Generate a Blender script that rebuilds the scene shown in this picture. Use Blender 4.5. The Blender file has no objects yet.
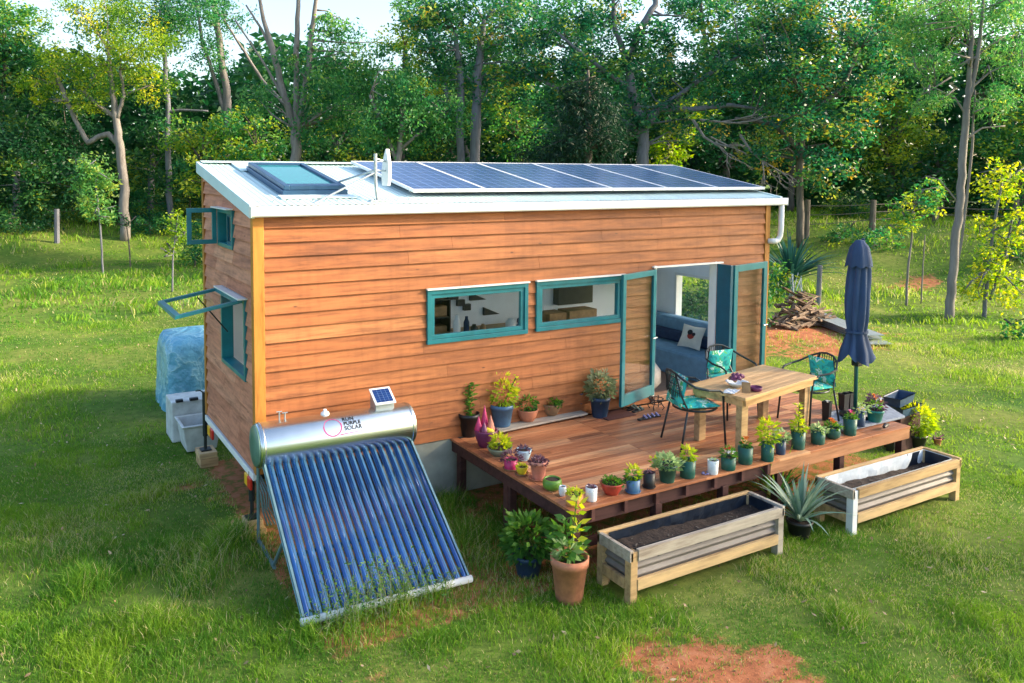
import bpy, math, random
import numpy as np
from mathutils import Vector, Matrix
random.seed(7)
NR = np.random.RandomState(11)
R = math.radians
sc = bpy.context.scene
col = sc.collection

# ------------------------------------------------------------------ camera
CAM = (-2.319, -8.6883, 4.0834)
PITCH, YAW, ROLL, FPX = 0.0688, -0.5162, 0.0053, 802.9
SHX, SHY = -47.99, -113.95
def camvec():
    cy, sy = math.cos(YAW), math.sin(YAW)
    f = Vector((-sy*math.cos(PITCH), cy*math.cos(PITCH), -math.sin(PITCH)))
    r = Vector((cy, sy, 0)); u = r.cross(f)
    c, s = math.cos(ROLL), math.sin(ROLL)
    return r*c+u*s, u*c-r*s, f
CR, CU, CF = camvec()
cd = bpy.data.cameras.new('camera'); cam = bpy.data.objects.new('camera', cd); col.objects.link(cam)
m = Matrix((CR, CU, -CF)).transposed().to_4x4(); m.translation = Vector(CAM)
cam.matrix_world = m
cd.sensor_width = 36; cd.lens = FPX/1024*36
cd.shift_x = -SHX/1024; cd.shift_y = SHY/1024
cd.clip_end = 2000; cd.clip_start = .1
sc.camera = cam
CP = Vector(CAM)
def ray(px, py): return CF + CR*((px-512-SHX)/FPX) - CU*((py-341.5-SHY)/FPX)
def at(px, py, d): return CP + ray(px, py)*d          # real point at depth d
def onz(px, py, z=0.):
    d = ray(px, py); return CP + d*((z-CP.z)/d.z)
def depth(p): return (Vector(p)-CP).dot(CF)

# ------------------------------------------------------------------ terrain
def sstep(a, b, x):
    t = np.clip((x-a)/(b-a), 0, 1); return t*t*(3-2*t)
def vnoise(x, y, seed=0):
    x = np.asarray(x, float); y = np.asarray(y, float)
    xi = np.floor(x); yi = np.floor(y); fx = x-xi; fy = y-yi
    fx = fx*fx*(3-2*fx); fy = fy*fy*(3-2*fy)
    def h(a, b):
        v = np.sin(a*127.1+b*311.7+seed*74.7)*43758.5453
        return v-np.floor(v)
    return (h(xi, yi)*(1-fx)+h(xi+1, yi)*fx)*(1-fy)+(h(xi, yi+1)*(1-fx)+h(xi+1, yi+1)*fx)*fy
def fbm(x, y, s=0): return .5*vnoise(x, y, s)+.3*vnoise(x*2.1, y*2.1, s+1)+.2*vnoise(x*4.3, y*4.3, s+2)
def ground(x, y):
    x = np.asarray(x, float); y = np.asarray(y, float)
    dx = x-CAM[0]; dy = y-CAM[1]
    dist = np.hypot(dx, dy); ang = np.degrees(np.arctan2(dx, dy))     # 0 = +Y, 90 = +X
    st = 38 - 9*sstep(35, 55, ang)
    h = 1.9*sstep(st, st+11, dist+2.5*(fbm(x*.15, y*.15, 5)-.5))
    near = sstep(12, 26, dist)
    h = h + near*.35*(fbm(x*.2, y*.2, 3)-.45) + .05*(fbm(x*.8, y*.8, 4)-.5)*sstep(7, 14, dist)
    h = h + .02*(fbm(x*2.5, y*2.5, 8)-.5)
    return h
def gz(x, y): return float(ground(x, y))
def onground(px, py):
    d = ray(px, py); d.normalize(); t = 3.
    while t < 90:
        p = CP+d*t
        if p.z < gz(p.x, p.y): return p
        t += .05
    return CP+d*60

# ------------------------------------------------------------------ materials
def newmat(name):
    m = bpy.data.materials.new(name); m.use_nodes = True
    nt = m.node_tree; b = nt.nodes['Principled BSDF']; return m, nt, b
def hexc(c): return tuple(c)+(1,) if len(c) == 3 else c
def noise(nt, scale, detail=4, stretch=None, rough=.55, coord='Object'):
    tc = nt.nodes.new('ShaderNodeTexCoord'); mp = nt.nodes.new('ShaderNodeMapping')
    n = nt.nodes.new('ShaderNodeTexNoise'); n.inputs['Scale'].default_value = scale
    n.inputs['Detail'].default_value = detail; n.inputs['Roughness'].default_value = rough
    nt.links.new(tc.outputs[coord], mp.inputs[0]); nt.links.new(mp.outputs[0], n.inputs[0])
    if stretch: mp.inputs['Scale'].default_value = stretch
    return n
def ramp(nt, src, stops):
    r = nt.nodes.new('ShaderNodeValToRGB'); e = r.color_ramp.elements
    e[0].position = stops[0][0]; e[0].color = hexc(stops[0][1]); e[1].position = stops[-1][0]; e[1].color = hexc(stops[-1][1])
    for p, c in stops[1:-1]:
        k = e.new(p); k.color = hexc(c)
    if src is not None: nt.links.new(src, r.inputs[0])
    return r
def bump(nt, b, src, strength, dist=.01):
    bp = nt.nodes.new('ShaderNodeBump'); bp.inputs['Strength'].default_value = strength; bp.inputs['Distance'].default_value = dist
    nt.links.new(src, bp.inputs['Height']); nt.links.new(bp.outputs[0], b.inputs['Normal'])
def mixc(nt, fac, a, bcol, mode='MIX'):
    mx = nt.nodes.new('ShaderNodeMix'); mx.data_type = 'RGBA'; mx.blend_type = mode
    if isinstance(fac, (int, float)): mx.inputs[0].default_value = fac
    else: nt.links.new(fac, mx.inputs[0])
    for v, i in ((a, 6), (bcol, 7)):
        if isinstance(v, tuple): mx.inputs[i].default_value = hexc(v)
        else: nt.links.new(v, mx.inputs[i])
    return mx.outputs[2]
def pm(name, c, rough=.6, metal=0, var=.25, scale=8, bmp=.1, stretch=None, dark=None, spec=.5):
    m, nt, b = newmat(name)
    n = noise(nt, scale, stretch=stretch)
    lo = dark or tuple(x*(1-var) for x in c); hi = tuple(min(1, x*(1+var*.6)) for x in c)
    r = ramp(nt, n.outputs[0], [(.3, lo), (.7, hi)])
    nt.links.new(r.outputs[0], b.inputs['Base Color'])
    b.inputs['Roughness'].default_value = rough; b.inputs['Metallic'].default_value = metal
    b.inputs['Specular IOR Level'].default_value = spec
    if bmp: bump(nt, b, n.outputs[0], bmp)
    return m
def wood(name, stops, stretch, rough=.6, grime=(.05, .03, .02), grimeamt=.35, spec=.3, vspot=None, streak=0):
    """boards: tint attribute per board picks the base tone, long stretched grain over it"""
    m, nt, b = newmat(name)
    a = nt.nodes.new('ShaderNodeAttribute'); a.attribute_name = 'tint'
    base = ramp(nt, a.outputs['Fac'], stops)
    g = noise(nt, 14, 5, stretch, .65)
    gr = ramp(nt, g.outputs[0], [(.3, (.55, .5, .48)), (.5, (.95, .95, .95)), (.72, (1.25, 1.22, 1.2))])
    c1 = mixc(nt, 1., base.outputs[0], gr.outputs[0], 'MULTIPLY')
    n2 = noise(nt, 1.7, 6, (stretch[0]*2.5, stretch[1]*2.5, stretch[2]*1.0), .7)
    st = ramp(nt, n2.outputs[0], [(.52, (0, 0, 0)), (.72, (1, 1, 1))])
    mu = nt.nodes.new('ShaderNodeMath'); mu.operation = 'MULTIPLY'; mu.inputs[1].default_value = grimeamt
    nt.links.new(st.outputs[0], mu.inputs[0])
    c2 = mixc(nt, mu.outputs[0], c1, grime)
    if streak:
        n3 = noise(nt, 5, 4, (2.2, 2.2, .16), .6)
        sr = ramp(nt, n3.outputs[0], [(.35, (.70, .66, .64)), (.5, (1, 1, 1)), (.7, (1.1, 1.12, 1.15))])
        c2 = mixc(nt, streak, c2, mixc(nt, 1., c2, sr.outputs[0], 'MULTIPLY'))
    if vspot:
        v = nt.nodes.new('ShaderNodeTexVoronoi'); v.inputs['Scale'].default_value = 5.5
        tc = nt.nodes.new('ShaderNodeTexCoord'); mp = nt.nodes.new('ShaderNodeMapping'); mp.inputs['Scale'].default_value = vspot
        nt.links.new(tc.outputs['Object'], mp.inputs[0]); nt.links.new(mp.outputs[0], v.inputs[0])
        kr = ramp(nt, v.outputs['Distance'], [(.02, (1, 1, 1)), (.07, (0, 0, 0))])
        c2 = mixc(nt, kr.outputs[0], c2, (.09, .035, .018))
    nt.links.new(c2, b.inputs['Base Color'])
    b.inputs['Roughness'].default_value = rough; b.inputs['Specular IOR Level'].default_value = spec
    bump(nt, b, g.outputs[0], .25, .004)
    return m
def leafmat(name, stops, transl=.45, rough=.5):
    m, nt, b = newmat(name)
    a = nt.nodes.new('ShaderNodeAttribute'); a.attribute_name = 'tint'
    base = ramp(nt, a.outputs['Fac'], stops)
    nt.links.new(base.outputs[0], b.inputs['Base Color'])
    b.inputs['Roughness'].default_value = rough; b.inputs['Specular IOR Level'].default_value = .35
    tr = nt.nodes.new('ShaderNodeBsdfTranslucent'); nt.links.new(base.outputs[0], tr.inputs[0])
    hs = nt.nodes.new('ShaderNodeHueSaturation'); hs.inputs['Value'].default_value = 1.6; hs.inputs['Saturation'].default_value = 1.1
    nt.links.new(base.outputs[0], hs.inputs['Color']); nt.links.new(hs.outputs[0], tr.inputs[0])
    mx = nt.nodes.new('ShaderNodeMixShader'); mx.inputs[0].default_value = transl
    out = nt.nodes['Material Output']
    nt.links.new(b.outputs[0], mx.inputs[1]); nt.links.new(tr.outputs[0], mx.inputs[2]); nt.links.new(mx.outputs[0], out.inputs[0])
    return m
def glassmat(name, tintc=(.97, .99, 1.), refl=.0):
    m, nt, b = newmat(name)
    nt.nodes.remove(b)
    t = nt.nodes.new('ShaderNodeBsdfTransparent'); t.inputs[0].default_value = hexc(tintc)
    g = nt.nodes.new('ShaderNodeBsdfGlossy'); g.inputs['Roughness'].default_value = .03
    lw = nt.nodes.new('ShaderNodeLayerWeight'); lw.inputs[0].default_value = .35
    ad = nt.nodes.new('ShaderNodeMath'); ad.operation = 'MULTIPLY_ADD'; ad.inputs[1].default_value = .09; ad.inputs[2].default_value = refl
    nt.links.new(lw.outputs['Fresnel'], ad.inputs[0])
    mx = nt.nodes.new('ShaderNodeMixShader'); nt.links.new(ad.outputs[0], mx.inputs[0])
    nt.links.new(t.outputs[0], mx.inputs[1]); nt.links.new(g.outputs[0], mx.inputs[2])
    nt.links.new(mx.outputs[0], nt.nodes['Material Output'].inputs[0])
    return m
M = {}
M['siding'] = wood('siding', [(0, (.28, .090, .028)), (.3, (.35, .117, .037)), (.7, (.40, .140, .045)), (1, (.46, .178, .062))], (.12, 1, 1.6), .55, (.11, .035, .018), .7, vspot=(.35, 1, 1), streak=.35)
M['siding_end'] = wood('siding_end', [(0, (.42, .155, .09)), (.5, (.52, .21, .125)), (1, (.62, .29, .18))], (1, .15, 1.6), .65, (.15, .065, .06), .45, vspot=(1, .35, 1), streak=.35)  # lighter, pinker board tones for the end wall
M['trim_wood'] = wood('trim_wood', [(0, (.42, .17, .035)), (1, (.55, .24, .05))], (1, 1, .12), .45, (.16, .06, .02), .6)
M['deck'] = wood('deck', [(0, (.26, .10, .045)), (.3, (.40, .150, .065)), (.6, (.50, .205, .09)), (1, (.64, .34, .17))], (.1, 1.2, 1), .42, (.09, .05, .05), .55, spec=.5)
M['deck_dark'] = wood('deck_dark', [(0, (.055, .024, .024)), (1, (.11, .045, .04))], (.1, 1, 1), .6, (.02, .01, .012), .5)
M['deck_light'] = wood('deck_light', [(0, (.34, .15, .075)), (1, (.48, .24, .12))], (.1, 1, 1), .6, (.14, .07, .05), .5)
M['pine'] = wood('pine', [(0, (.40, .26, .13)), (.5, (.52, .35, .17)), (1, (.60, .44, .24))], (.12, 1, 1), .65, (.22, .15, .11), .5)
M['pine_grey'] = wood('pine_grey', [(0, (.36, .31, .25)), (1, (.50, .45, .38))], (.12, 1, 1), .7, (.2, .18, .15), .5)
M['table_wood'] = wood('table_wood', [(0, (.52, .30, .13)), (1, (.66, .42, .20))], (.1, 1, 1), .45, (.32, .19, .09), .4, spec=.45)
M['white_paint_wood'] = pm('white_paint_wood', (.72, .74, .76), .6, var=.2, scale=6)
M['teal'] = pm('teal_paint', (.010, .175, .215), .35, var=.22, scale=5, bmp=.05)
M['teal_dark'] = pm('teal_dark_paint', (.008, .10, .16), .4, var=.2, scale=5, bmp=.05)
M['roof'] = pm('roof_sheet', (.60, .76, .73), .42, var=.12, scale=2.5, bmp=0, stretch=(2, .5, 1))
M['flash'] = pm('flashing', (.62, .78, .84), .4, var=.08, scale=3, bmp=0)
M['white'] = pm('white_plastic', (.78, .80, .80), .4, var=.08, scale=4, bmp=0)
M['int_white'] = pm('interior_paint', (.86, .91, .96), .7, var=.05, scale=4, bmp=0)
M['int_floor'] = pm('interior_floor', (.34, .19, .12), .5, var=.3, scale=4, stretch=(1, 8, 1))
M['steel'] = pm('stainless_steel', (.66, .72, .72), .27, 1., var=.08, scale=3, bmp=.0)
M['corrugated'] = pm('old_corrugated', (.21, .19, .18), .6, .15, var=.3, scale=5, bmp=.1, stretch=(.3, 1, 1))
M['steel_dull'] = pm('galvanised_steel', (.42, .47, .5), .5, .8, var=.2, scale=15, bmp=.05)
M['frame_blue'] = pm('grey_blue_frame', (.16, .28, .32), .45, .4, var=.2, scale=8, bmp=0)
M['dark_metal'] = pm('dark_metal', (.025, .035, .04), .4, .3, var=.3, scale=20, bmp=.05)
M['sky_metal'] = pm('skylight_frame', (.03, .09, .18), .35, .5, var=.2, scale=6, bmp=0)
M['black'] = pm('black_plastic', (.012, .014, .02), .45, var=.3, scale=10, bmp=.05)
M['black_liner'] = pm('liner_plastic', (.012, .02, .035), .3, var=.4, scale=9, bmp=.6)
M['white_liner'] = pm('white_liner', (.66, .74, .8), .4, var=.15, scale=9, bmp=.6)
M['soil'] = pm('soil', (.045, .028, .02), .95, var=.6, scale=45, bmp=1.)
M['concrete'] = pm('fibre_cement', (.30, .32, .28), .85, var=.3, scale=3, bmp=.15)
M['timber_block'] = pm('timber_block', (.42, .36, .26), .8, var=.35, scale=8)
M['fabric_blue'] = pm('bed_cover', (.16, .32, .48), .9, var=.15, scale=10, bmp=.3)
M['fabric_navy'] = pm('navy_fabric', (.02, .045, .11), .9, var=.3, scale=12, bmp=.2)
M['canvas'] = pm('umbrella_canvas', (.03, .065, .15), .8, var=.45, scale=4, bmp=.25, stretch=(1, 1, .3))
M['tarp'] = pm('blue_tarp', (.13, .42, .58), .3, var=.45, scale=4.5, bmp=1., stretch=(1, 1, .45))
def tarpmat():
    m, nt, b = newmat('blue_tarp')
    tc = nt.nodes.new('ShaderNodeTexCoord'); n = noise(nt, 2.2, 4); mp = nt.nodes.new('ShaderNodeMapping'); mp.inputs['Scale'].default_value = (2.2, 2.2, 1.1)
    ad = nt.nodes.new('ShaderNodeVectorMath'); ad.operation = 'ADD'; nt.links.new(tc.outputs['Object'], ad.inputs[0]); nt.links.new(n.outputs['Color'], ad.inputs[1]); nt.links.new(ad.outputs[0], mp.inputs[0])
    v = nt.nodes.new('ShaderNodeTexVoronoi'); v.feature = 'DISTANCE_TO_EDGE'; v.inputs['Scale'].default_value = 1.1; nt.links.new(mp.outputs[0], v.inputs[0])
    cr = ramp(nt, v.outputs['Distance'], [(.0, (.34, .60, .70)), (.04, (.19, .46, .60)), (.15, (.13, .38, .54)), (1, (.10, .33, .50))])
    nt.links.new(cr.outputs[0], b.inputs['Base Color']); b.inputs['Roughness'].default_value = .3
    rr = ramp(nt, v.outputs['Distance'], [(0, (1, 1, 1)), (.4, (0, 0, 0))]); bump(nt, b, rr.outputs[0], .7, .04); return m
M['tarp'] = tarpmat()
M['tarp_band'] = pm('tarp_lower', (.08, .22, .34), .45, var=.3, scale=5, bmp=.4)
M['crate_white'] = pm('weathered_white_plastic', (.55, .60, .60), .5, var=.25, scale=6, bmp=.1)
M['bark'] = pm('pale_bark', (.20, .18, .165), .85, var=.45, scale=3, bmp=.5, stretch=(3, 3, .5), dark=(.15, .13, .12))
M['bark_dark'] = pm('dark_bark', (.13, .11, .09), .9, var=.5, scale=4, bmp=.5, stretch=(3, 3, .5))
M['bark_grey'] = pm('grey_bark', (.15, .155, .18), .85, var=.4, scale=3, bmp=.5, stretch=(3, 3, .5), dark=(.11, .11, .13))
M['deadwood'] = pm('dead_wood', (.21, .145, .10), .9, var=.55, scale=6, bmp=.4, stretch=(1, 1, 2))
M['red'] = pm('red_lens', (.6, .03, .02), .3, var=.1, bmp=0)
M['yellow'] = pm('yellow_lens', (.8, .45, .02), .4, var=.1, bmp=0)
M['paver'] = pm('grey_paver', (.22, .26, .33), .8, var=.3, scale=14, bmp=.2)
M['darkitem'] = pm('dark_cabinet', (.03, .035, .03), .4, var=.3)
M['brownitem'] = pm('cardboard_brown', (.34, .2, .09), .7, var=.35, scale=9)
M['glass'] = glassmat('window_glass')
M['glass_door'] = glassmat('door_glass', (.92, .96, .97), .0)
M['glass_sky'] = pm('skylight_glass', (.02, .20, .22), .04, var=.05, bmp=0, spec=.22)
for n_, c_ in dict(terracotta=(.52, .20, .11), green=(.012, .10, .075), navy=(.02, .055, .12), blue=(.07, .17, .32), teal=(.02, .26, .22), magenta=(.50, .03, .14),
                   yellow=(.72, .55, .03), purple=(.16, .03, .10), brown=(.24, .14, .07), white=(.72, .76, .78), lime=(.12, .26, .03), red=(.40, .05, .03),
                   orange=(.55, .24, .09), black=(.014, .016, .02), greygreen=(.18, .22, .16), lilac=(.26, .24, .45), pale=(.42, .62, .74), pink=(.60, .25, .18)).items():
    M['pot_'+n_] = pm('pot_'+n_, c_, .45 if n_ not in ('terracotta', 'orange', 'pink', 'brown') else .8, var=.22, scale=14, bmp=.08)
for n_, c_ in dict(red=(.75, .04, .02), orange=(.85, .22, .02), yellow=(.85, .65, .05), white=(.8, .8, .8), pink=(.75, .06, .25), purple=(.14, .03, .08)).items():
    M['fl_'+n_] = pm('petal_'+n_, c_, .6, var=.2, scale=30, bmp=0)
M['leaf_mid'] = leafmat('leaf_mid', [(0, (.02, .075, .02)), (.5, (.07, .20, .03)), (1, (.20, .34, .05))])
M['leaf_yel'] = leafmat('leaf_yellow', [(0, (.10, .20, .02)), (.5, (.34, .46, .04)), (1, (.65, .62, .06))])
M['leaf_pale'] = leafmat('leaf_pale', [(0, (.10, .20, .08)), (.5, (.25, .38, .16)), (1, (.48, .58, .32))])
M['leaf_grey'] = leafmat('leaf_grey', [(0, (.10, .14, .07)), (.5, (.22, .27, .14)), (1, (.36, .40, .26))])
M['leaf_dark'] = leafmat('leaf_dark', [(0, (.03, .015, .03)), (.5, (.10, .05, .08)), (1, (.22, .14, .18))])
M['leaf_agave'] = leafmat('leaf_agave', [(0, (.08, .17, .12)), (.5, (.20, .33, .24)), (1, (.38, .46, .34))], .15, .45)
M['leaf_spiky'] = leafmat('leaf_spiky', [(0, (.01, .055, .05)), (1, (.04, .14, .12))], .15, .45)
# tree foliage palettes
M['t_gum'] = leafmat('gum_leaves', [(0, (.010, .08, .038)), (.4, (.032, .18, .065)), (.7, (.12, .30, .05)), (1, (.46, .48, .05))], .45)
M['t_teal'] = leafmat('blue_green_leaves', [(0, (.012, .08, .035)), (.45, (.045, .20, .06)), (.8, (.15, .33, .08)), (1, (.36, .42, .07))], .45)
M['t_fig'] = leafmat('glossy_leaves', [(0, (.007, .05, .028)), (.35, (.02, .13, .065)), (.65, (.06, .22, .06)), (.84, (.22, .32, .05)), (1, (.42, .30, .05))], .4, .35)
M['t_yel'] = leafmat('sunny_leaves', [(0, (.05, .15, .02)), (.4, (.20, .33, .03)), (1, (.66, .58, .05))], .5)
M['t_dark'] = leafmat('shade_leaves', [(0, (.006, .04, .020)), (.45, (.022, .11, .038)), (.75, (.06, .17, .035)), (1, (.32, .38, .04))], .4)
M['t_oak'] = leafmat('needle_leaves', [(0, (.004, .025, .014)), (1, (.02, .075, .032))], .3)
def grassmat():
    m, nt, b = newmat('grass_blades')
    a = nt.nodes.new('ShaderNodeAttribute'); a.attribute_name = 'tint'
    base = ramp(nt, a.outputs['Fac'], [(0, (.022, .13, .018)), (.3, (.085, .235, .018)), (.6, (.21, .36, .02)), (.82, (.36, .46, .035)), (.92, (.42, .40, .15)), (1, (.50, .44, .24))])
    nt.links.new(base.outputs[0], b.inputs['Base Color']); b.inputs['Roughness'].default_value = .55; b.inputs['Specular IOR Level'].default_value = .25
    tr = nt.nodes.new('ShaderNodeBsdfTranslucent')
    hs = nt.nodes.new('ShaderNodeHueSaturation'); hs.inputs['Value'].default_value = 1.5
    nt.links.new(base.outputs[0], hs.inputs['Color']); nt.links.new(hs.outputs[0], tr.inputs[0])
    mx = nt.nodes.new('ShaderNodeMixShader'); mx.inputs[0].default_value = .35
    nt.links.new(b.outputs[0], mx.inputs[1]); nt.links.new(tr.outputs[0], mx.inputs[2]); nt.links.new(mx.outputs[0], nt.nodes['Material Output'].inputs[0])
    return m
M['grass'] = grassmat()
def groundmat():
    m, nt, b = newmat('lawn_ground')
    a = nt.nodes.new('ShaderNodeAttribute'); a.attribute_name = 'dirt'
    n1 = noise(nt, .35, 5); n2 = noise(nt, 6, 6, rough=.7); n3 = noise(nt, 60, 3)
    g = ramp(nt, n1.outputs[0], [(.32, (.06, .15, .025)), (.5, (.13, .20, .04)), (.68, (.22, .25, .07))])
    g2 = ramp(nt, n2.outputs[0], [(.3, (.55, .6, .5)), (.7, (1.3, 1.2, 1.1))])
    gg = mixc(nt, 1., g.outputs[0], g2.outputs[0], 'MULTIPLY')
    dr = ramp(nt, n2.outputs[0], [(.3, (.20, .075, .04)), (.5, (.38, .14, .065)), (.75, (.46, .23, .13))])
    mu = nt.nodes.new('ShaderNodeMath'); mu.operation = 'MULTIPLY_ADD'; mu.inputs[1].default_value = 1.3; mu.inputs[2].default_value = -.65
    nt.links.new(n2.outputs[0], mu.inputs[0])
    ad = nt.nodes.new('ShaderNodeMath'); ad.operation = 'ADD'; nt.links.new(mu.outputs[0], ad.inputs[0]); nt.links.new(a.outputs['Fac'], ad.inputs[1])
    rr = ramp(nt, ad.outputs[0], [(.38, (0, 0, 0)), (.6, (1, 1, 1))])
    c = mixc(nt, rr.outputs[0], gg, dr.outputs[0])
    nt.links.new(c, b.inputs['Base Color']); b.inputs['Roughness'].default_value = .95; b.inputs['Specular IOR Level'].default_value = .1
    bump(nt, b, n3.outputs[0], .5, .02)
    return m
M['ground'] = groundmat()
def panelmat(name, nx, ny, base=(.005, .022, .11)):
    m, nt, b = newmat(name)
    tc = nt.nodes.new('ShaderNodeTexCoord'); sp = nt.nodes.new('ShaderNodeSeparateXYZ')
    nt.links.new(tc.outputs['UV'], sp.inputs[0])
    outs = []
    for ax, n, w in ((0, nx, .05), (1, ny, .045)):
        mu = nt.nodes.new('ShaderNodeMath'); mu.operation = 'MULTIPLY'; mu.inputs[1].default_value = n; nt.links.new(sp.outputs[ax], mu.inputs[0])
        fr = nt.nodes.new('ShaderNodeMath'); fr.operation = 'FRACT'; nt.links.new(mu.outputs[0], fr.inputs[0])
        lt = nt.nodes.new('ShaderNodeMath'); lt.operation = 'LESS_THAN'; lt.inputs[1].default_value = w; nt.links.new(fr.outputs[0], lt.inputs[0]); outs.append(lt)
    mxx = nt.nodes.new('ShaderNodeMath'); mxx.operation = 'MAXIMUM'
    nt.links.new(outs[0].outputs[0], mxx.inputs[0]); nt.links.new(outs[1].outputs[0], mxx.inputs[1])
    n = noise(nt, 9, 3)
    r = ramp(nt, n.outputs[0], [(.3, base), (.7, (base[0]*2, base[1]*2.2, base[2]*1.8))])
    c = mixc(nt, mxx.outputs[0], r.outputs[0], (.16, .26, .50))
    nt.links.new(c, b.inputs['Base Color']); b.inputs['Roughness'].default_value = .16; b.inputs['Specular IOR Level'].default_value = .28
    return m
M['cells'] = panelmat('solar_cells', 6, 10)
M['cells_small'] = panelmat('small_cells', 4, 6)
def tubemat():
    m, nt, b = newmat('vacuum_tube')
    n = noise(nt, 3, 4)
    r = ramp(nt, n.outputs[0], [(.3, (.005, .05, .22)), (.7, (.012, .11, .36))])
    nt.links.new(r.outputs[0], b.inputs['Base Color'])
    b.inputs['Roughness'].default_value = .12; b.inputs['Metallic'].default_value = .35; b.inputs['Coat Weight'].default_value = 1.; b.inputs['Coat Roughness'].default_value = .04
    return m
M['tube'] = tubemat()
def cushionmat():
    m, nt, b = newmat('tropical_cushion')
    n = noise(nt, 9, 3)
    r = ramp(nt, n.outputs[0], [(.3, (.01, .30, .30)), (.42, (.03, .50, .46)), (.52, (.10, .50, .16)), (.56, (.70, .85, .78)), (.64, (.02, .42, .46))])
    r.color_ramp.interpolation = 'CONSTANT'
    nt.links.new(r.outputs[0], b.inputs['Base Color']); b.inputs['Roughness'].default_value = .8
    return m
M['cushion'] = cushionmat()

# ------------------------------------------------------------------ mesh builder
class MB:
    def __init__(s): s.v = []; s.f = []; s.t = []; s.uv = {}
    def add(s, vs, fs, tint=None):
        o = len(s.v); s.v += [tuple(p) for p in vs]
        for f in fs: s.f.append(tuple(o+i for i in f)); s.t.append(.5 if tint is None else tint)
        return s
    def box(s, a, b, tint=None):
        x0, y0, z0 = a; x1, y1, z1 = b
        return s.add([(x0, y0, z0), (x1, y0, z0), (x1, y1, z0), (x0, y1, z0), (x0, y0, z1), (x1, y0, z1), (x1, y1, z1), (x0, y1, z1)],
                     [(0, 3, 2, 1), (4, 5, 6, 7), (0, 1, 5, 4), (1, 2, 6, 5), (2, 3, 7, 6), (3, 0, 4, 7)], tint)
    def beam(s, p0, p1, w, h, tint=None, up=(0, 0, 1)):
        p0 = Vector(p0); p1 = Vector(p1); d = (p1-p0).normalized(); u = Vector(up)
        if abs(d.dot(u)) > .98: u = Vector((0, 1, 0))
        sd = d.cross(u).normalized(); u = sd.cross(d).normalized()
        vs = []
        for p in (p0, p1):
            for a, b in ((-1, -1), (1, -1), (1, 1), (-1, 1)): vs.append(p+sd*(a*w/2)+u*(b*h/2))
        return s.add(vs, [(0, 3, 2, 1), (4, 5, 6, 7), (0, 1, 5, 4), (1, 2, 6, 5), (2, 3, 7, 6), (3, 0, 4, 7)], tint)
    def tube(s, pts, r, n=8, caps=True, tint=None):
        pts = [Vector(p) for p in pts]; rs = r if isinstance(r, (list, tuple)) else [r]*len(pts)
        o = len(s.v); prev = None
        for i, p in enumerate(pts):
            d = (pts[min(i+1, len(pts)-1)]-pts[max(i-1, 0)])
            d = d.normalized() if d.length > 1e-9 else Vector((0, 0, 1))
            if prev is None:
                a = d.orthogonal().normalized()
            else:
                a = (prev-d*prev.dot(d)); a = a.normalized() if a.length > 1e-6 else d.orthogonal().normalized()
            prev = a; b = d.cross(a)
            for k in range(n):
                t = 2*math.pi*k/n; s.v.append(tuple(p+a*(math.cos(t)*rs[i])+b*(math.sin(t)*rs[i])))
        for i in range(len(pts)-1):
            for k in range(n):
                k2 = (k+1) % n
                s.f.append((o+i*n+k, o+i*n+k2, o+(i+1)*n+k2, o+(i+1)*n+k)); s.t.append(.5 if tint is None else tint)
        if caps:
            s.f.append(tuple(o+k for k in range(n-1, -1, -1))); s.t.append(.5 if tint is None else tint)
            e = o+(len(pts)-1)*n; s.f.append(tuple(e+k for k in range(n))); s.t.append(.5 if tint is None else tint)
        return s
    def lathe(s, prof, c=(0, 0, 0), n=20, cap0=True, cap1=True, tint=None, sq=0):
        o = len(s.v)
        for r, z in prof:
            for k in range(n):
                t = 2*math.pi*k/n; q = 1
                if sq: q = 1/max(abs(math.cos(t)), abs(math.sin(t)))**sq
                s.v.append((c[0]+r*q*math.cos(t), c[1]+r*q*math.sin(t), c[2]+z))
        for i in range(len(prof)-1):
            for k in range(n):
                k2 = (k+1) % n; s.f.append((o+i*n+k, o+i*n+k2, o+(i+1)*n+k2, o+(i+1)*n+k)); s.t.append(.5 if tint is None else tint)
        if cap0: s.f.append(tuple(o+k for k in range(n-1, -1, -1))); s.t.append(.5)
        if cap1:
            e = o+(len(prof)-1)*n; s.f.append(tuple(e+k for k in range(n))); s.t.append(.5)
        return s
    def build(s, name, mat, parent=None, smooth=False, bevel=0, loc=None):
        me = bpy.data.meshes.new(name); me.from_pydata(s.v, [], s.f); me.validate(clean_customdata=False) if False else None
        a = me.attributes.new('tint', 'FLOAT', 'FACE'); a.data.foreach_set('value', np.array(s.t, dtype=np.float32))
        me.materials.append(M[mat] if isinstance(mat, str) else mat)
        if smooth:
            for p in me.polygons: p.use_smooth = len(p.vertices) == 4
        me.update()
        o = bpy.data.objects.new(name, me); col.objects.link(o)
        if parent: o.parent = parent
        if loc: o.location = loc
        if bevel:
            b = o.modifiers.new('bevel', 'BEVEL'); b.width = bevel; b.segments = 2; b.limit_method = 'ANGLE'; b.angle_limit = R(50)
        return o
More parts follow.
